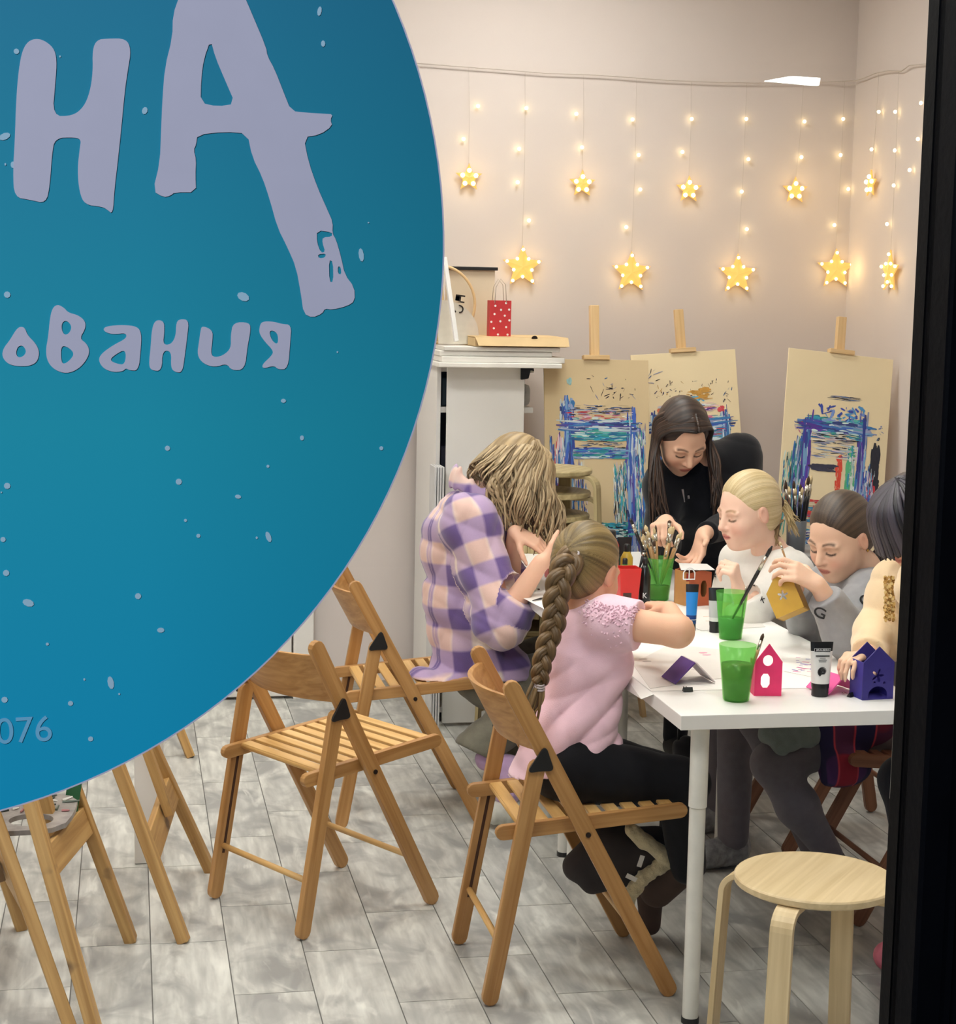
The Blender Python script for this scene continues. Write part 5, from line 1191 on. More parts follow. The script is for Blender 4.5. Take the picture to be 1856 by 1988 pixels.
for k in range(34):
    e_ = J(1546+rr.uniform(-16, 10), 1022+rr.uniform(-22, 22), 5.16+rr.uniform(-.02, .03)); m_ = J(1524+rr.uniform(-6, 6), 984+rr.uniform(-8, 10), 5.17)
    paths.append((spline([t0_+V(rr.gauss(0, .005), rr.gauss(0, .005), rr.gauss(0, .005)), m_, e_], 7), rr.uniform(.005, .008), .0015, .6))
locks('ponytail', paths, m_hair, bl, base, (176, 148, 98), (228, 208, 160), 9)
paths = []
for k in range(14):
    e_ = J(1508+rr.uniform(-10, 8), 1052+rr.uniform(-14, 10), 5.14+rr.uniform(-.01, .02)); paths.append((spline([HC+HR@V(-.085, rr.uniform(-.04, .05), -.05), J(1504, 1025, 5.15)+V(rr.gauss(0, .006), 0, 0), e_], 6), .006, .0015, .6))
locks('loose_locks', paths, m_hair, bl, base, (110, 84, 54), (170, 140, 96), 10)
b = MB()
for q in range(3): b.lathe([(.017, -.004), (.021, 0), (.017, .004)], t0_-base+HR@V(.004-.007*q, 0, 0), 14, HR@Ry(math.pi/2), False)
b.build('hair_tie', flat('brown_tie', (70, 48, 42), .7), bl, True)
# ================================================================== dark-haired girl in grey
base = V(2.13, 4.655, 0)
dg = person('girl in a grey sweatshirt and plaid skirt painting a small wooden house', base)
HC = J(1631, 1040, 4.60); HR = basis((-.80, -.42, -.44), roll=-.04); hs = .94
nb = J(1672, 1108, 4.66); pel = V(2.13, 4.66, .545); cst = J(1672, 1190, 4.66); sd = unit((.40, -.92, 0))
shN = J(1690, 1160, 4.52); elN = J(1648, 1236, 4.38); wrN = J(1588, 1136, 4.36)
shF = J(1612, 1140, 4.80); elF = J(1570, 1210, 4.76); wrF = J(1535, 1120, 4.58)
bp = head_prims(HC, HR, hs, nb, .045)+[('ec', pel, cst, .08, .08, sd, 1.35, .03), ('c', cst, nb, .07, .046, .05)]
bp += arm_prims(shN, elN, wrN, (.04, .036, .035, .023))+arm_prims(shF, elF, wrF, (.04, .034, .033, .022))
bp += hand_prims(wrN, J(1536, 1104, 4.37)-wrN, (-.2, .75, -.6), -1, .86, [(.35, .7, .5), (.45, .8, .5), (.6, .8, .5), (.7, .8, .5)], (.6, .5, .4))
bp += hand_prims(wrF, J(1512, 1098, 4.46)-wrF, (.3, -.5, -.8), 1, .84, [(.5, .8, .5), (.6, .8, .5), (.7, .8, .5), (.8, .8, .5)], (.5, .4, .3))
sdf_obj('body', bp, m_skin, dg, .0038, None, lambda P: face_color(P, HC, HR, hs, np.array(lin((234, 194, 166))), (66, 48, 38), (186, 104, 96), (40, 30, 28)), None, 1, base)
m_gsw = cloth_mat('grey_melange', (150, 150, 152), .08, .3, .3, 600)
cN = elN+(wrN-elN)*.80; cF = elF+(wrF-elF)*.75
sp_ = [('ec', V(2.08, 4.655, .62), cst, .125, .110, sd, 1.25, .05), ('ec', cst, nb+V(0, 0, -.02), .105, .056, sd, 1.45, .05), ('c', cst+V(0, 0, .05), shN, .068, .066, .05), ('c', cst+V(0, 0, .05), shF, .066, .062, .05),
       ('c', shN, elN, .066, .062, .04), ('c', elN, cN, .058, .046, .03), ('c', cN-(wrN-elN)*.12, cN, .042, .040, .01), ('c', shF, elF, .062, .056, .04), ('c', elF, cF, .052, .038, .03), ('cut', cN, wrN-elN, .055), ('cut', cF, wrF-elF, .05), ('-e', nb+V(-.014, -.01, .036), np.array((.060, .060, .050)), None, .006)]
sdf_obj('sweatshirt', sp_, m_gsw, dg, .0052, lambda P: folds(P, [((.6, .2, 1), .08, .009, .25, (1, .4, 0), .35), ((1, .5, -.3), .09, .006, .6, (0, .3, 1), .3)]), None, None, 1, base)
mk, nt, b = newmat('plaid_skirt')
tc = N(nt, 'ShaderNodeTexCoord'); sx = N(nt, 'ShaderNodeSeparateXYZ'); L(nt, tc.outputs['Object'], sx.inputs[0])
a1 = stripe(sx.outputs['X'], .11, .5); a2 = stripe(sx.outputs['Y'], .09, .5); a3 = stripe(sx.outputs['X'], .055, .08)
r0 = mixn(a1, lin((150, 30, 52)), lin((74, 40, 96))); r1 = mixn(a1, lin((84, 34, 70)), lin((38, 30, 76))); rr_ = mixn(a2, r0, r1); rf = mixn(a3, rr_, lin((206, 70, 84)))
L(nt, rf, b.inputs['Base Color']); b.inputs['Roughness'].default_value = .9
kN = J(1500, 1482, 4.60); kF = V(1.76, 4.80, .50); aN = J(1612, 1660, 4.60)
sdf_obj('skirt', [('ec', V(2.12, 4.655, .56), V(2.0, 4.655, .545), .090, .095, V(0, 1, 0), 1.5, .04), ('ec', V(2.0, 4.655, .545), V(1.87, 4.655, .50), .098, .085, V(0, 1, 0), 1.5, .04), ('e', J(1630, 1490, 4.53), np.array((.09, .05, .055)), None, .04), ('cut', V(1.845, 4.65, .5), V(-1, 0, -.1), .3)], mk, dg, .006, lambda P: folds(P, [((.2, 1, 0), .05, .008, .2, (1, 0, 0), .2)]), None, None, 1, base)
sdf_obj('tights', [('ec', pel, pel+V(-.05, 0, -.01), .075, .078, V(0, 1, 0), 1.4, .03), ('c', pel+V(-.03, -.08, -.01), kN, .070, .056, .04), ('c', pel+V(-.03, .08, 0), kF, .070, .054, .04), ('c', kN, (kN+aN)/2+V(-.012, 0, .01), .056, .056, .03), ('c', (kN+aN)/2+V(-.012, 0, .01), aN, .056, .036, .03), ('c', kF, V(1.95, 4.80, .10), .054, .036, .03)], m_tights, dg, .006, None, None, None, 1, base)
for p, d_ in ((aN, V(.10, .02, -.04)), (V(1.96, 4.80, .085), V(.02, 0, -.03))):
    sdf_obj('shoe', [('c', p+V(.005, 0, -.02), p+d_+V(-.06, 0, -.06), .042, .036, .02)], m_plastic, dg, .007, None, None, None, 1, base)
sdf_obj('jacket', [('c', J(1492, 1425, 4.58), J(1570, 1428, 4.56), .030, .034, .02), ('c', J(1545, 1418, 4.56), J(1515, 1452, 4.56), .026, .022, .02), ('c', J(1570, 1418, 4.56), J(1530, 1445, 4.55), .024, .020, .02)], cloth_mat('grey_green_cloth', (126, 138, 136), .1, .2, .3), dg, .005, lambda P: folds(P, [((1, 0, .8), .035, .006, .1, (0, 0, 1), .3)]), None, None, 1, base)
hair_cap('hair', HC, HR, hs, m_hair, dg, base, (-1, -.1, -.1), ((.074, .068), (.84, -.54)), 1.0, True, ((58, 46, 38), (92, 76, 60)), groove=.0005, n=60, extra=[('hole', (.095, 0, .040), (.040, .055, .042), .012)])
rr = random.Random(51); paths = []; t0_ = HC+HR@V(-.104, 0, -.02)
for k in range(34):
    e_ = J(1712+rr.uniform(-22, 14), 1088+rr.uniform(-10, 28), 4.70+rr.uniform(-.03, .03)); m_ = J(1712+rr.uniform(-8, 8), 1050+rr.uniform(-8, 10), 4.69)
    paths.append((spline([t0_+V(rr.gauss(0, .006), rr.gauss(0, .006), rr.gauss(0, .006)), m_, e_], 7), rr.uniform(.007, .010), .003, .7))
locks('ponytail', paths, m_hair, dg, base, (28, 22, 22), (60, 48, 44), 13)
b = MB(); q = HC+HR@V(-.004, .088*1, -.037)*hs; b.lathe([(.0005, -.004), (.0035, 0), (.0005, .004)], q-base, 8); b.build('earring', flat('gold', (212, 170, 84), .3, metal=1.0), dg, True)
# ================================================================== child in cream, half behind the window frame
base = V(2.16, 4.05, 0)
cr = person('child in a cream sweatshirt with straight dark hair sitting at the table end', base)
HC = J(1776, 1012, 4.14); HR = basis((-.78, -.20, -.50)); hs = .90
nb = J(1802, 1085, 4.17); pel = V(2.16, 4.06, .545); cst = J(1810, 1190, 4.16); sd = unit((.25, -.97, 0))
shN = J(1800, 1140, 4.0); elN = J(1860, 1262, 3.95); wrN = J(1860, 1300, 3.96)
shF = J(1744, 1140, 4.27); elF = J(1702, 1238, 4.22); wrF = J(1682, 1276, 4.06)
bp = head_prims(HC, HR, hs, nb, .045)+[('ec', pel, cst, .08, .08, sd, 1.35, .03), ('c', cst, nb, .07, .046, .05)]
bp += arm_prims(shN, elN, wrN, (.04, .034, .033, .022))+arm_prims(shF, elF, wrF, (.04, .034, .033, .022))
bp += hand_prims(wrN, V(-.9, .2, -.1), (0, .1, -1), -1, .82, [(.4, .6, .4)]*4)
bp += hand_prims(wrF, J(1640, 1272, 3.99)-wrF, (-.1, -.1, -1), 1, .82, [(.45, .7, .5), (.5, .7, .5), (.6, .8, .5), (.6, .8, .5)], (.3, .3, .3))
sdf_obj('body', bp, m_skin, cr, .0042, None, lambda P: face_color(P, HC, HR, hs, np.array(lin((232, 190, 160))), (50, 38, 34)), None, 1, base)
m_crm = cloth_mat('cream_fleece', (232, 206, 166), .03, .3, .2)
cF = elF+(wrF-elF)*.80; cN = elN+(wrN-elN)*.8
sp_ = [('ec', V(2.12, 4.06, .60), cst, .125, .110, sd, 1.25, .05), ('ec', cst, nb+V(0, 0, -.02), .105, .056, sd, 1.45, .05), ('c', cst+V(0, 0, .05), shN, .068, .066, .05), ('c', cst+V(0, 0, .05), shF, .068, .064, .05),
       ('c', shN, elN, .066, .06, .04), ('c', elN, cN, .056, .042, .03), ('c', shF, elF, .066, .060, .04), ('c', elF, cF, .056, .042, .03), ('cut', cF, wrF-elF, .055), ('cut', cN, wrN-elN, .055), ('-e', nb+V(-.014, -.005, .036), np.array((.060, .060, .050)), None, .006)]
sp_[-1] = ('-e', nb+V(-.014, -.005, .045), np.array((.052, .052, .045)), None, .006)
sdf_obj('sweatshirt', sp_, m_crm, cr, .0055, lambda P: folds(P, [((.5, .2, 1), .07, .009, .25, (1, .4, 0), .35), ((1, .5, -.3), .09, .005, .6, (0, .3, 1), .3)]), None, None, 1, base)
b = MB(); rr = random.Random(77)
for k in range(240):
    p = J(1724+rr.uniform(-7, 12), rr.uniform(1118, 1205), 4.12+rr.uniform(-.004, .004)); b.cur = lin(rr.choice([(200, 160, 90), (226, 190, 120), (160, 120, 60), (240, 214, 150)])); b.lathe([(.0042, 0), (.0042, .0008)], p-base, 6, Rx(math.pi/2+rr.gauss(0, .4))@Ry(rr.gauss(0, .4)))
b.build('sequin_patch', m_paint, cr)['kind'] = 'stuff'
kN, kF = V(1.88, 3.96, .50), V(1.90, 4.12, .50)
sdf_obj('trousers', [('ec', pel, pel+V(-.05, 0, -.01), .078, .08, sd, 1.4, .03), ('c', pel+V(-.03, -.08, 0), kN, .072, .056, .04), ('c', pel+V(-.03, .08, 0), kF, .072, .056, .04), ('c', kN, V(2.01, 3.96, .09), .055, .042, .03), ('c', kF, V(1.99, 4.12, .09), .055, .042, .03)], cloth_mat('dark_trousers', (34, 34, 40), .1, .1, .2), cr, .008, None, None, None, 1, base)
m_pinkshoe = flat('pink_shoe', (206, 112, 130), .5, .15, 40)
for p in (V(2.02, 3.96, .05), V(1.985, 4.12, .05)): sdf_obj('shoe', [('c', p, p+V(-.10, 0, -.008), .044, .038, .02), ('cut', p+V(-.05, 0, -.045), V(0, 0, -1), .3)], m_pinkshoe, cr, .007, None, None, None, 1, base)
hair_cap('hair', HC, HR, hs, m_hair, cr, base, (0, 0, 1), ((.092, .03), (.95, -.3)), 1.04, False, ((30, 27, 32), (70, 64, 72)), groove=.0010, n=60, nape=-.10)
rr = random.Random(61); paths = []; crown = HC+HR@V(-.01, 0, .122)
for k in range(90):
    an = 6.283*rr.random(); sd_ = HR@V(math.cos(an)*.110, math.sin(an)*.090, 0); p1 = HC+HR@V(0, 0, .085)+sd_*.80; p2 = HC+HR@V(0, 0, -.01)+sd_*1.08
    e_ = p2+HR@V(0, 0, -rr.uniform(.03, .055)*(1 if math.cos(an) < .5 else .5)); paths.append((spline([crown, p1+unit(sd_)*.004, p2, e_], 7), rr.uniform(.008, .011), .003, .5))
locks('hair_locks', paths, m_hair, cr, base, (28, 25, 30), (74, 68, 78), 15)
# ================================================================== things on the tables
from mathutils.bvhtree import BVHTree
TZ = .7502
def surf(o, x, y):
    """where the line of sight of pixel (x, y) meets object o, and the normal there"""
    bm = bmesh.new(); bm.from_mesh(o.data); off = V(*(o.parent.location if o.parent else (0, 0, 0)))
    t = BVHTree.FromBMesh(bm); d = ray(x, y); h_ = t.ray_cast(Vector(CAMP-off), Vector(unit(d))); bm.free()
    if h_[0] is None: return None, None
    return V(*h_[0]), V(*h_[1])
def glassy(name, rgb, tint, alpha):
    m, nt, b = newmat(name); b.inputs['Base Color'].default_value = (*lin(rgb), 1); b.inputs['Roughness'].default_value = .25
    tr = N(nt, 'ShaderNodeBsdfTransparent'); tr.inputs[0].default_value = (*lin(tint), 1)
    mx = N(nt, 'ShaderNodeMixShader'); mx.inputs[0].default_value = alpha; L(nt, tr.outputs[0], mx.inputs[1]); L(nt, b.outputs[0], mx.inputs[2])
    L(nt, mx.outputs[0], nt.nodes['Material Output'].inputs[0]); return m
m_cup = glassy('green_cup_plastic', (112, 206, 92), (224, 246, 214), .22)
m_murk = flat('murky_water', (128, 116, 88), .2, .25, 30); m_murkg = flat('green_water', (52, 120, 84), .2, .2, 30)
def cup(label, c, liq, mliq, r0=.031, r1=.0445, h=.134):
    t = thing('plastic_cup', label, 'cup', c, 0, 'green paint water cups'); th = .0016
    b = MB(); b.lathe([(r0-.004, 0), (r0, .003), (r1, h), (r1-th, h), (r0-th, .004), (.0005, .004)], seg=36); b.build('cup_wall', m_cup, t, True)
    rl = r0+(r1-r0)*liq/h-.0024
    b = MB(); b.lathe([(.0005, .0045), (r0-.003, .0045), (rl, liq), (.0005, liq)], seg=32); b.build('paint_water', mliq, t, True)
    return t
cA = V(1.402, 3.972, TZ); cB = V(1.636, 4.70, TZ); cC = V(1.618, 5.335, TZ)
cup('green plastic cup of murky paint water next to the pink house', cA, .088, m_murk)
cup('green plastic cup of green paint water with a long black brush', cB, .060, m_murkg)
cup('green plastic cup packed with many paintbrushes', cC, .045, m_murk)
# ---- brushes
m_ferr = flat('ferrule', (196, 190, 176), .25, .05, metal=.9); m_hblack = flat('brush_black', (20, 20, 22), .35, .1); m_hwood = wood('brush_wood', (176, 132, 84), (206, 166, 116)); m_bris = flat('bristle', (206, 184, 140), .9, .2, 60); m_brisd = flat('bristle_dark', (74, 54, 40), .9, .2, 60)
def brush(label, a, b_, group=None, mh=m_hblack, mbr=m_bris, wd=1.0, r=.0035):
    """a: end of the handle, b_: tip of the bristles"""
    a = np.asarray(a, float); b_ = np.asarray(b_, float); d = unit(b_-a); Ln = np.linalg.norm(b_-a)
    t = thing('paintbrush', label, 'paintbrush', a, 0, group)
    hl = Ln*.72; fl_ = Ln*.16
    b = MB(); b.tube([V(0, 0, 0), d*hl*.5, d*hl*.9, d*hl], [r*.45, r*.8, r*1.1, r], 8); b.build('handle', mh, t, True)
    b = MB(); b.tube([d*hl, d*(hl+fl_)], [r*1.05, r*1.05*wd], 8); b.build('ferrule', m_ferr, t, True)
    b = MB(); b.tube([d*(hl+fl_), d*(hl+fl_+(Ln-hl-fl_)*.6), d*Ln], [r*wd, r*1.1*wd, r*.35], 8); b.build('bristles', mbr, t, True)
    return t
rb = random.Random(14)
for k in range(20):
    a_ = rb.uniform(0, 6.28); q = cC+V(.02*math.cos(a_), .02*math.sin(a_), .05); lean = V(math.cos(a_)*.03+rb.gauss(0, .008), math.sin(a_)*.02, 1.0); ln_ = rb.uniform(.13, .185)
    brush('paintbrush standing bristles up in the packed green cup', q-V(.012*math.cos(a_), .012*math.sin(a_), .0), q+unit(lean+V(math.cos(a_)*.25, math.sin(a_)*.2, 0))*ln_, 'brushes in the packed green cup', rb.choice([m_hblack, m_hwood, m_hwood]), rb.choice([m_bris, m_brisd, m_bris]), rb.uniform(.9, 1.8), rb.uniform(.0028, .004))
brush('wide pale flat brush standing tallest in the packed cup', cC+V(.006, -.01, .05), J(1304, 1022, 5.30), None, m_hwood, m_bris, 2.4, .004)
brush('long black brush leaning out of the green cup of green water', cB+V(-.01, 0, .03), J(1499, 1060, 4.58), None, m_hblack, m_hblack, 1.0, .0052)
brush('black brush leaning left between the red cup and the black bottle', J(1264, 1104, 5.30), J(1223, 1006, 5.30), None, m_hblack, m_hblack, 1.0, .005)
brush('black brush crossing the leaning brush by the red cup', J(1240, 1108, 5.28), J(1252, 1068, 5.29), None, m_hblack, m_hblack, 1.0, .005)
brush('thin brown brush leaning on the near green cup', cA+V(.02, .0, .02), J(1482, 1230, 3.99), None, m_hwood, m_brisd, 1.0, .004)
brush('clear-handled stick leaning in the green water cup', cB+V(.022, -.01, .004), cB+V(.036, -.012, .15), None, m_ferr, m_ferr, 1.0, .0025)
brush('thin wooden brush held by the girl in grey', J(1532, 1106, 4.40), J(1514, 1052, 4.40), None, m_hwood, m_bris, 1.0, .0028)
for (x0, y0, x1, y1) in ((1012, 1148, 1048, 1144), (1034, 1166, 1058, 1160)):
    brush('dark brush lying on the far table by the plaid sleeve', atZ(x0, y0, TZ+.005), atZ(x1, y1, TZ+.005), 'brushes lying on the far table', m_hblack, m_brisd, 1.0, .003)
brush('dark brush held by the teacher in black', J(1296, 1060, 5.54), J(1300, 1010, 5.56), None, m_hblack, m_brisd, 1.2, .005)
# ---- paint tubes standing on their caps
def tube_(label, c, h, w_, bands, capc, group='paint tubes', face=0.0):
    """bands: list of (z0, z1, rgb) fractions of the body height; crimped top"""
    t = thing('paint_tube', label, 'paint tube', c, face, group); ch = h*.16; r0 = w_*.36
    b = MB(); b.lathe([(r0*.96, 0), (r0, .001), (r0, ch)], seg=24); b.build('cap', flat('cap', capc, .4), t, True).modifiers.new('es', 'EDGE_SPLIT')
    for z0, z1, rgb in bands:
        b = MB(); n = 28; rows = 5; vs = []; fs = []
        for i in range(rows):
            f = z0+(z1-z0)*i/(rows-1); z = ch+(h-ch)*f; hw = r0*1.05+(w_/2-r0*1.05)*f; hd = r0*1.05*(1-f)**.8+.0012
            for k in range(n):
                a = 2*math.pi*k/n; ca, sa = math.cos(a), math.sin(a); vs.append((hw*np.sign(ca)*abs(ca)**.9, hd*sa, z))
        for i in range(rows-1):
            for k in range(n): j = (k+1) % n; fs.append((i*n+k, i*n+j, (i+1)*n+j, (i+1)*n+k))
        fs += [tuple(range(n-1, -1, -1)), tuple((rows-1)*n+k for k in range(n))]
        b.add(vs, fs); b.build('tube_band', flat('band', rgb, .35, .03), t, True).modifiers.new('es', 'EDGE_SPLIT')
    return t
BKc = (24, 24, 26); WHc = (228, 226, 222)
tw = tube_('white and black tube of acrylic paint standing near the table end', V(1.622, 4.0, TZ), .131, .056, [(0, .10, BKc), (.10, .115, WHc), (.115, .80, WHc), (.80, 1, BKc)], BKc, face=-.1)
m_ink2 = flat('ink', (28, 28, 30), .6); m_greyink = flat('grey_ink', (150, 150, 150), .6); m_whiteink = flat('white_ink', (235, 235, 235), .6)
b = MB(); b.box((0, -.0072, .112), (.040, .0006, .0085)); pl_ = b.build('brand_plate', m_whiteink, tw)
b = MB(); b.box((0, -.0076, .112), (.0385, .0006, .0072)); b.build('brand_field', m_ink2, pl_)
text_obj('lettering', 'BRAUBERG', .0066, m_whiteink, pl_, (.001, -.0081, .112), V(1, 0, 0), V(0, 0, 1), .0002)
for z, w_ in ((.0985, .034), (.0935, .014), (.0885, .020), (.0845, .018)):
    b = MB(); b.box((0, -.0125 if z < .095 else -.0108, z), (w_, .0006, .0018 if z < .098 else .003)); b.build('print_line', m_ink2 if z > .097 else m_greyink, tw)
b = MB(); pts = [((.0025+.0085*q/40)*math.cos(q*.42), -.0165, .062+(.0025+.0085*q/40)*math.sin(q*.42)) for q in range(41)]; b.tube(pts, [.0030-.0000045*q*q*0.8 for q in range(41)], 6); b.build('swirl_emblem', m_ink2, tw, True)
tube_('blue and black tube of acrylic paint in the middle of the table', V(1.563, 4.83, TZ), .134, .037, [(0, .10, (30, 66, 120)), (.10, .115, WHc), (.115, .22, (24, 60, 120)), (.22, .80, (38, 128, 206)), (.80, 1, BKc)], BKc, face=-.2)
tube_('white tube of paint with a black top beside the green water cup', V(1.624, 4.80, TZ), .128, .044, [(0, .12, BKc), (.12, .22, WHc), (.22, .66, (190, 190, 190)), (.66, 1, BKc)], BKc, face=-.2)
# ---- little houses
def house(name, label, c, yaw, W_, D_, hw, hp, rgb, cut=(), cat='wooden house', sides=None, R=None, roof=None, open_back=False):
    t = thing(name, label, cat, c, 0, 'small painted wooden houses'); th = .003; m = flat('house_paint', rgb, .55, .06, 40); RR = R if R is not None else Rz(yaw)
    mT = Matrix([[*RR[0], 0], [*RR[1], 0], [*RR[2], 0], [0, 0, 0, 1]])
    out = [(-W_/2, 0), (W_/2, 0), (W_/2, hw), (0, hp), (-W_/2, hw)]
    for k, y in enumerate((-D_/2, D_/2) if not open_back else (-D_/2,)):
        me = fill2d([out]+(list(cut) if k == 0 else []), th/2); me.materials.clear(); me.materials.append(m)
        me.transform(mT @ Matrix(((1, 0, 0, 0), (0, 0, 1, y), (0, 1, 0, 0), (0, 0, 0, 1)))); link('gable_wall', me, t)
    for s in (-1, 1):
        b = MB(); b.box((s*(W_/2-th/2), 0, hw/2), (th, D_-th*1.05, hw)); b.v = [tuple(RR@V(*p)) for p in b.v]; b.build('side_wall', flat('house_side', sides or rgb, .6, .06, 40), t)
    b = MB(); b.box((0, 0, th/2), (W_-.008, D_-th*1.05, th)); b.v = [tuple(RR@V(*p)) for p in b.v]; b.build('floor_panel', m, t)
    if roof:
        sl = math.hypot(W_/2, hp-hw)+.008
        for s in (-1, 1):
            an = math.atan2(hp-hw, W_/2); ctr = V(s*(W_/4+.001), 0, (hw+hp)/2+.003); b = MB(); b.box(ctr, (sl, D_+.012, .003), Ry(s*an)); b.v = [tuple(RR@V(*p)) for p in b.v]; b.build('roof_panel', flat('roof', roof, .6, .05), t)
    return t
circ = lambda cx, cz, r, n=20, ry=None: [(cx+r*math.cos(a), cz+(ry or r)*math.sin(a)) for a in np.linspace(0, 2*math.pi, n+1)[:-1]]
rrect = lambda cx, cz, w_, h_: [tuple(p) for p in chaikin([(cx-w_/2, cz-h_/2), (cx+w_/2, cz-h_/2), (cx+w_/2, cz+h_/2), (cx-w_/2, cz+h_/2)], 1)]
house('small_house', 'hot pink wooden house with a round and a square window', V(1.497, 4.035, TZ), -.12, .066, .052, .083, .127, (250, 56, 118), [circ(-.002, .086, .0125, 20, .0135), rrect(-.007, .037, .022, .034)], sides=(226, 60, 110), open_back=True)
fl = [tuple(((.011+.006*math.cos(5*a))*math.cos(a)-.002, .058+(.011+.006*math.cos(5*a))*math.sin(a))) for a in np.linspace(0, 2*math.pi, 41)[:-1]]
arch = [(-.025, .002), (.025, .002)]+[(.025*math.cos(a), .012+.020*math.sin(a)) for a in np.linspace(0, math.pi, 12)]
house('small_house', 'dark blue-violet wooden house with an arched doorway at the table end', V(1.742, 3.975, TZ), .10, .082, .060, .090, .128, (48, 40, 122), [fl, circ(.016, .040, .0035, 10), circ(-.010, .042, .003, 10), arch], sides=(56, 48, 140), roof=None)
Rh = basis((.50, -.72, .30), (.35, .3, .9)); Rh = np.stack([Rz(0)@unit(np.cross((0, 0, 1), -unit((-.5, -.8, .1)))), np.zeros(3), np.zeros(3)], 1)
nrm = unit((-.55, -.80, .25)); upv = unit(V(-.45, .15, .9)-nrm*(V(-.45, .15, .9)@nrm)); xr = np.cross(-nrm, upv); Rh = np.stack([xr, -nrm, upv], 1)
oc = J(1532, 1172, 4.40)-Rh@V(0, 0, .03)
house('small_house', 'ochre wooden house with a flower-shaped opening held by the girl in grey', oc, 0, .078, .075, .070, .105, (196, 154, 50), [[tuple((( .010+.005*math.cos(5*a))*math.cos(a), .05+(.010+.005*math.cos(5*a))*math.sin(a))) for a in np.linspace(0, 2*math.pi, 41)[:-1]]], sides=(150, 112, 24), R=Rh, open_back=True)
hw_ = house('small_house', 'red-brown wooden house with an arched window and a white paper on top', V(1.70, 5.25, TZ), .25, .078, .085, .105, .112, (168, 84, 50), [rrect(.012, .055, .022, .05)], sides=(196, 140, 84))
b = MB(); c_ = V(0, 0, .1145); b.add([c_+V(-.055, -.05, 0), c_+V(.05, -.055, 0), c_+V(.058, .045, .002), c_+V(-.03, .055, .004), c_+V(-.055, -.05, .002), c_+V(.05, -.055, .002), c_+V(.058, .045, .004), c_+V(-.03, .055, .006)], [(0, 1, 2, 3), (7, 6, 5, 4), (0, 4, 5, 1), (1, 5, 6, 2), (2, 6, 7, 3), (3, 7, 4, 0)]); b.build('paper_lid', m_white, hw_)
b = MB(); b.box((-.014, -.0445, .092), (.048, .002, .024), Rz(.25)); b.build('red_band', flat('dark_red', (150, 40, 34), .6), hw_)
b = MB(); q = J(1338, 1112, 5.195)-V(1.70, 5.25, TZ); b.tube([q+V(-.018, 0, -.02), q+V(-.018, 0, .0), q+V(-.010, 0, .012), q+V(0, 0, .016), q+V(.010, 0, .012), q+V(.018, 0, 0), q+V(.018, 0, -.02), q+V(-.018, 0, -.02)], .0022, 5); b.tube([q+V(0, 0, -.02), q+V(0, 0, .016)], .0018, 5); b.build('window_frame', m_whiteink, hw_)
# roof pieces: purple tent and pink tent
def tent(label, c, yaw, wl, ln_, rise, cl, cr_, dots=None, group=None):
    t = thing('roof_piece', label, 'roof piece', c, yaw)
    for s, col in ((-1, cl), (1, cr_)):
        p = [V(0, -ln_/2, rise), V(s*wl, -ln_/2, 0.0015), V(s*wl, ln_/2, 0.0015), V(0, ln_/2, rise)]; n_ = unit(np.cross(p[1]-p[0], p[2]-p[0])); n_ = n_ if n_[2] > 0 else -n_
        b = MB(); b.prism(p, n_*.003, None); b.build('roof_panel', flat('roof_panel', col, .6, .06), t)
    return t
rp = tent('open roof piece painted purple on one slope, lying on the table', V(1.352, 4.185, TZ+.002), .10, .052, .085, .052, (86, 56, 130), (214, 206, 204))
tent('bright pink roof piece under the hand of the child in cream', V(1.672, 4.045, TZ+.002), .30, .045, .085, .040, (240, 90, 160), (236, 110, 170))
# ---- papers
def sheet(label, pts, mat, z=TZ+.0008, th=.0005):
    b = MB(); c = np.mean([p for p in pts], axis=0); b.prism([V(p[0]-c[0], p[1]-c[1], 0) for p in pts], (0, 0, th), None); o = b.build('paper_sheet', mat, None); o.location = (float(c[0]), float(c[1]), z)
    return tag(o, label, 'paper')
m_paper = flat('paper_white', (242, 240, 235), .8, .02, 5); m_paper2 = flat('paper_grey', (226, 222, 216), .8, .04, 10)
# protective paper over the table with its corner folded over the edge
pv = [V(1.2275, 4.085, TZ+.0004), V(1.846, 4.075, TZ+.0004), V(1.846, 5.05, TZ+.0004), V(1.2275, 5.05, TZ+.0004)]
b = MB(); b.prism([p-V(1.5, 4.5, TZ) for p in pv], (0, 0, .0005), None); b.prism([V(1.2235, 4.05, .7507)-V(1.5, 4.5, TZ), V(1.2235, 4.36, .7507)-V(1.5, 4.5, TZ), V(1.214, 4.34, .712)-V(1.5, 4.5, TZ), V(1.200, 4.07, .735)-V(1.5, 4.5, TZ)], (-.0006, 0, .0003), None)
o = b.build('table_paper', m_paper, None); o.location = (1.5, 4.5, TZ); tag(o, 'large white protective paper spread over the table', 'paper')
zz = TZ+.0016
A_ = lambda l: [atZ(x, y, TZ) for x, y in l]
s_ = sheet('white paper with violet and pink brush marks beside the pink house', A_([(1518, 1272), (1566, 1262), (1600, 1302), (1578, 1316), (1520, 1304)]), m_paper, zz)
b = MB(); rr = random.Random(8); c = V(*s_.location)
for k in range(26):
    p = atZ(1530+rr.uniform(0, 52), 1276+rr.uniform(0, 28), zz+.0007)-c; an = rr.gauss(-.5, .3); l_ = rr.uniform(.008, .03); b.cur = lin(rr.choice([(110, 90, 200), (226, 90, 170), (90, 80, 190), (240, 130, 190)])); d_ = V(math.cos(an), math.sin(an), 0)*l_; n_ = V(-d_[1], d_[0], 0)*.14
    p[2] = .0008; b.prism([p-n_, p+d_-n_*.4, p+d_+n_*.4, p+n_], (0, 0, .0003), None)
b.build('paint_marks', m_paint, s_)['kind'] = 'stuff'
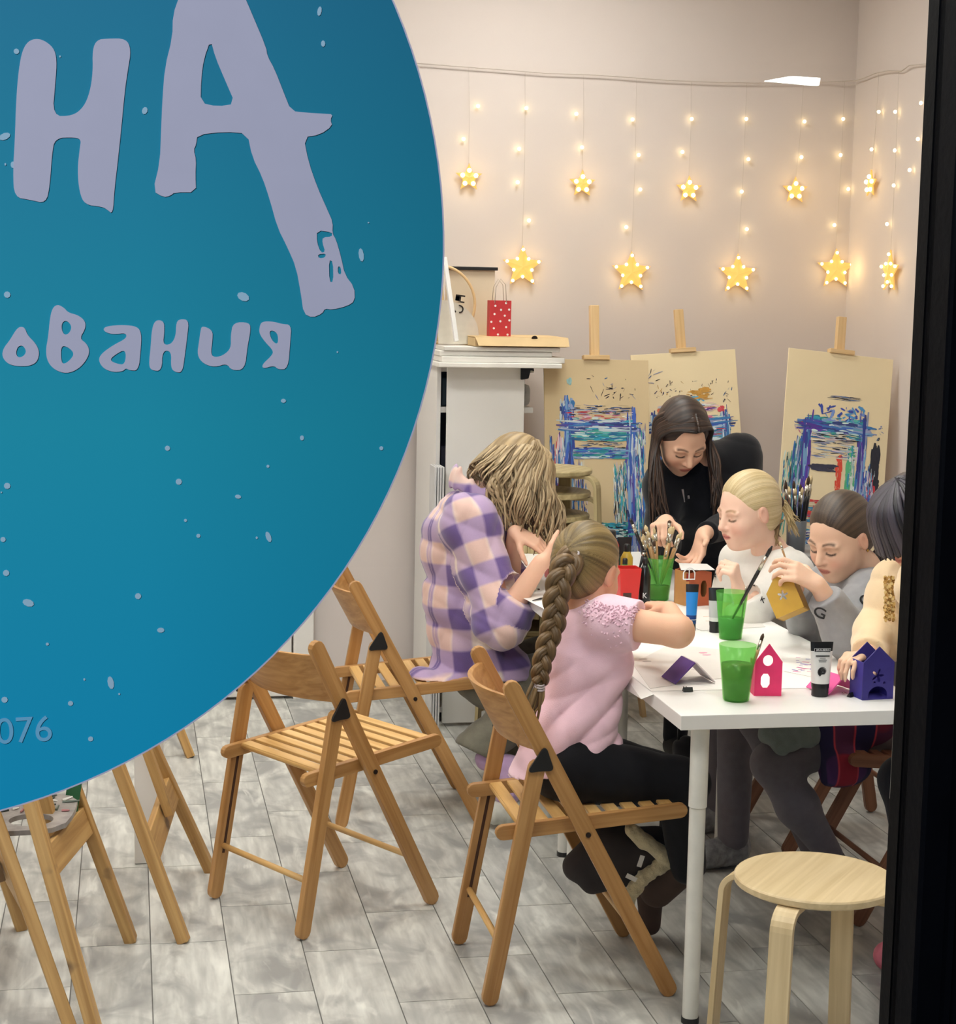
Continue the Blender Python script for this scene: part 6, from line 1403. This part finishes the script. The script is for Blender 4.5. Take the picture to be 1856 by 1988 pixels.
s2 = sheet('white paper with peach brush marks behind the blue tube', A_([(1300, 1178), (1440, 1176), (1486, 1218), (1362, 1226), (1310, 1200)]), m_paper2, zz)
b = MB(); c = V(*s2.location)
for k in range(16):
    p = atZ(1365+rr.uniform(0, 60), 1182+rr.uniform(0, 26), zz)-c; b.cur = lin(rr.choice([(222, 178, 150), (206, 130, 110), (230, 200, 180)])); d_ = V(rr.uniform(.02, .05), rr.uniform(-.006, .006), 0); n_ = V(0, .0022, 0); p[2] = .0008; b.prism([p-n_, p+d_-n_, p+d_+n_, p+n_], (0, 0, .0003), None)
b.build('paint_marks', m_paint, s2)['kind'] = 'stuff'
s3 = sheet('white paper sheet under the purple roof piece', A_([(1228, 1290), (1300, 1252), (1398, 1262), (1400, 1318), (1262, 1338)]), m_paper2, zz)
b = MB(); c = V(*s3.location)
for x, y, col in ((1365, 1268, (240, 120, 160)), (1372, 1272, (236, 150, 180)), (1248, 1280, (190, 186, 180)), (1256, 1284, (180, 176, 170)), (1350, 1300, (214, 206, 200))):
    p = atZ(x, y, zz)-c; p[2] = .0008; b.cur = lin(col); b.prism([p+V(.012*math.cos(a), .006*math.sin(a), 0) for a in np.linspace(0, 6.28, 9)[:-1]], (0, 0, .0003), None)
b.build('paint_marks', m_paint, s3)['kind'] = 'stuff'
sheet('white sheet on the far table by the plaid sleeve', A_([(1012, 1160), (1078, 1142), (1120, 1160), (1062, 1186)]), m_paper, TZ+.0008)
def clip(label, c, yaw):
    t = thing('binder_clip', label, 'binder clip', c, yaw, 'binder clips')
    b = MB(); b.prism([V(-.012, -.006, 0), V(-.012, .006, 0), V(-.012, 0, .010)], (.024, 0, 0), None); b.build('clip_body', m_plastic, t)
    b = MB(); b.tube([(-.006, .006, .001), (-.004, .024, .006), (.004, .024, .006), (.006, .006, .001)], .0009, 5); b.build('wire_handle', m_ferr, t, True)
clip('black binder clip holding the paper edge on the table', atZ(1335, 1343, TZ)+V(0, 0, .0014), 0.0)
clip('small black binder clip beside the dark blue house', atZ(1653, 1352, TZ), .6)
# ---- bottles, red cup and box by the packed cup
m_redp = flat('red_plastic', (206, 40, 36), .4, .04); m_blackb = flat('black_glossy', (22, 28, 28), .25, .1)
t = thing('red_cup', 'red square plastic cup with a dark label beside the black bottle', 'cup', V(1.492, 5.25, TZ))
b = MB(); vs = []
for z, h_ in ((0, .026), (.118, .034), (.118, .032), (.004, .024)):
    for x, y in ((-1, -1), (1, -1), (1, 1), (-1, 1)): vs.append((x*h_, y*h_, z))
b.add(vs, [(3, 2, 1, 0)]+[(i*4+k, i*4+(k+1) % 4, (i+1)*4+(k+1) % 4, (i+1)*4+k) for i in range(3) for k in range(4)]+[(12, 13, 14, 15)]); b.build('cup_wall', m_redp, t, bevel=.003)
b = MB(); b.box((-.008, -.0292, .03), (.026, .001, .034), Rx(-.06)); b.build('label', flat('dark_label', (70, 46, 38), .6, .3), t)
def bottle(label, c, prof, mat, capm, caph, capr):
    t = thing('bottle', label, 'bottle', c); b = MB(); b.lathe(prof, seg=24); b.build('bottle_body', mat, t, True); z = prof[-1][1]
    b = MB(); b.lathe([(capr, z), (capr, z+caph), (capr*.8, z+caph+.004)], seg=20); b.build('cap', capm, t, True); return t
bt = bottle('slim black bottle with a white mark between the red and green cups', V(1.552, 5.27, TZ), [(.017, 0), (.0185, .004), (.0185, .085), (.012, .112), (.008, .122)], m_blackb, m_plastic, .018, .008)
text_obj('lettering', 'K', .024, m_whiteink, bt, (-.004, -.0187, .028), V(1, .1, 0), V(0, 0, 1), .0003)
bottle('tall red paint bottle with a black cap behind the girl in pink', V(1.50, 5.50, TZ), [(.028, 0), (.030, .006), (.030, .150), (.020, .172)], m_redp, m_plastic, .022, .020)
bottle('small yellow paint bottle behind the crossed brushes', V(1.575, 5.56, TZ), [(.018, 0), (.020, .005), (.020, .10), (.010, .12)], flat('yellow_plastic', (190, 158, 50), .4), m_plastic, .02, .010)
bottle('small green paint bottle behind the red cup', V(1.53, 5.42, TZ), [(.015, 0), (.016, .005), (.016, .08), (.008, .10)], flat('green_plastic', (96, 140, 70), .4), m_plastic, .015, .008)
tube_('black tube of paint standing behind the red bottle', V(1.60, 5.68, TZ), .150, .050, [(0, .5, (40, 60, 50)), (.5, 1, BKc)], BKc)
tube_('black tube of paint standing next to the stool stack', V(1.48, 5.66, TZ), .150, .060, [(0, .6, (120, 124, 60)), (.6, 1, BKc)], BKc)
b = MB(); q = atZ(1046, 1122, TZ); b.box((0, 0, .018), (.05, .06, .036)); o = b.build('red_box', m_redp, None, bevel=.003); o.location = (float(q[0])+.05, float(q[1]), TZ); tag(o, 'small dark red box behind the bare forearm on the far table', 'box')
# ---- drawer unit in the corner with brush jar and red bottle
t = thing('drawer_unit', 'grey drawer unit below the leaning painted board', 'cabinet', (2.52, 6.36, 0)); m_gr = flat('grey_laminate', (150, 150, 148), .5, .04)
b = MB(); b.box((0, 0, .375), (.46, .30, .75)); b.build('carcass', m_gr, t, bevel=.002)
for k in range(4):
    b = MB(); b.box((0, -.156, .12+.175*k), (.43, .012, .160)); d_ = b.build('drawer', m_gr, t, bevel=.002); b = MB(); b.tube([(-.06, -.163, .12+.175*k), (-.06, -.185, .12+.175*k), (.06, -.185, .12+.175*k), (.06, -.163, .12+.175*k)], .004, 8); b.build('handle', m_ferr, d_, True)
jc = V(J(1545, 1050, 6.32)[0], 6.32, .7502)
t = thing('brush_jar', 'grey jar full of long black brushes in front of the leaning board', 'jar', jc); b = MB(); b.lathe([(.030, 0), (.034, .004), (.038, .12), (.036, .12), (.032, .006)], seg=24); b.build('jar_wall', flat('jar_grey', (96, 100, 104), .3), t, True)
for k in range(12):
    a_ = 2*math.pi*k/12; q = jc+V(.018*math.cos(a_), .018*math.sin(a_), .012); brush('long black brush with a silver ferrule in the grey jar', q, jc+V(.050*math.cos(a_), .045*math.sin(a_), .24+.05*rb.random()), 'brushes in the grey jar', m_hblack, rb.choice([m_bris, m_brisd]), 1.3, .0045)
bottle('red bottle standing on the grey drawer unit behind the teacher', V(2.345, 6.34, .7502), [(.03, 0), (.034, .005), (.034, .17), (.018, .20)], m_redp, m_redp, .02, .016)
# ---- dark bag hanging under the table
bgc = J(1330, 1448, 4.9); BG = bgc+V(0, 0, -.08); t = thing('bag', 'black fabric bag hanging under the table behind the white leg', 'bag', BG)
o = sdf_obj('bag_body', [('ec', bgc, bgc+V(.01, 0, -.06), .030, .036, V(1, 0, 0), 1.2, .03)], cloth_mat('bag_cloth', (24, 24, 28), .2), t, .008, lambda P: folds(P, [((.5, 0, 1), .06, .008, 0, (1, 0, 0), .3)]), None, None, 1, BG)
b = MB()
for s in (-1, 1): b.tube([V(s*.02, 0, .09), V(s*.022, 0, .16), V(s*.012-.01, 0, .715-BG[2])], .004, 6)
b.build('strap', m_plastic, t, True)
# ---- print on the sweatshirts
def print_on(owner, part, txt, x, y, size, rot=0.0, m_=None):
    o = next((c for c in owner.children if c.name.startswith(part)), None); p, n_ = surf(o, x, y)
    if p is None: return
    rgt = unit(AX_R-n_*(AX_R@n_)); upv_ = np.cross(n_, rgt); X_ = rgt*math.cos(rot)+upv_*math.sin(rot); Y_ = np.cross(n_, X_)
    text_obj('chest_print', txt, size, m_ or m_ink, o, tuple(p+n_*.0015), X_, Y_, .0008)
print_on(bl, 'sweatshirt', 'Kin', 1392, 1108, .034, .55); print_on(bl, 'sweatshirt', 'CA', 1462, 1135, .014, .2); print_on(bl, 'sweatshirt', 'P', 1500, 1150, .03, .6); print_on(bl, 'sweatshirt', 'K', 1480, 1165, .024, -.4)
print_on(dg, 'sweatshirt', 'G', 1592, 1190, .05, -.1); print_on(dg, 'sweatshirt', 'C', 1682, 1168, .055, .5)

# gathered lace on the shoulder of the pink T-shirt
ts = next(c for c in pg.children if c.name.startswith('t_shirt')); bmx = bmesh.new(); bmx.from_mesh(ts.data); tree = BVHTree.FromBMesh(bmx); bmx.free(); off = V(*pg.location)
b = MB(); rr = random.Random(9)
for k in range(260):
    t = rr.random(); x = 1128+112*t+rr.gauss(0, 6); y = 1166+14*t+abs(rr.gauss(0, 1))*(16+26*t*(1-t)*2)
    h_ = tree.ray_cast(Vector(CAMP-off), Vector(unit(ray(x, y))))
    if h_[0] is None: continue
    p, n_ = V(*h_[0]), V(*h_[1]); d_ = unit(n_*.6+V(rr.gauss(0, .5), rr.gauss(0, .3), rr.gauss(0, .5))); b.tube([p-n_*.001, p+d_*rr.uniform(.003, .008)], [.0032, .0010], 5)
b.build('lace_trim', m_pink, ts, True)['kind'] = 'stuff'
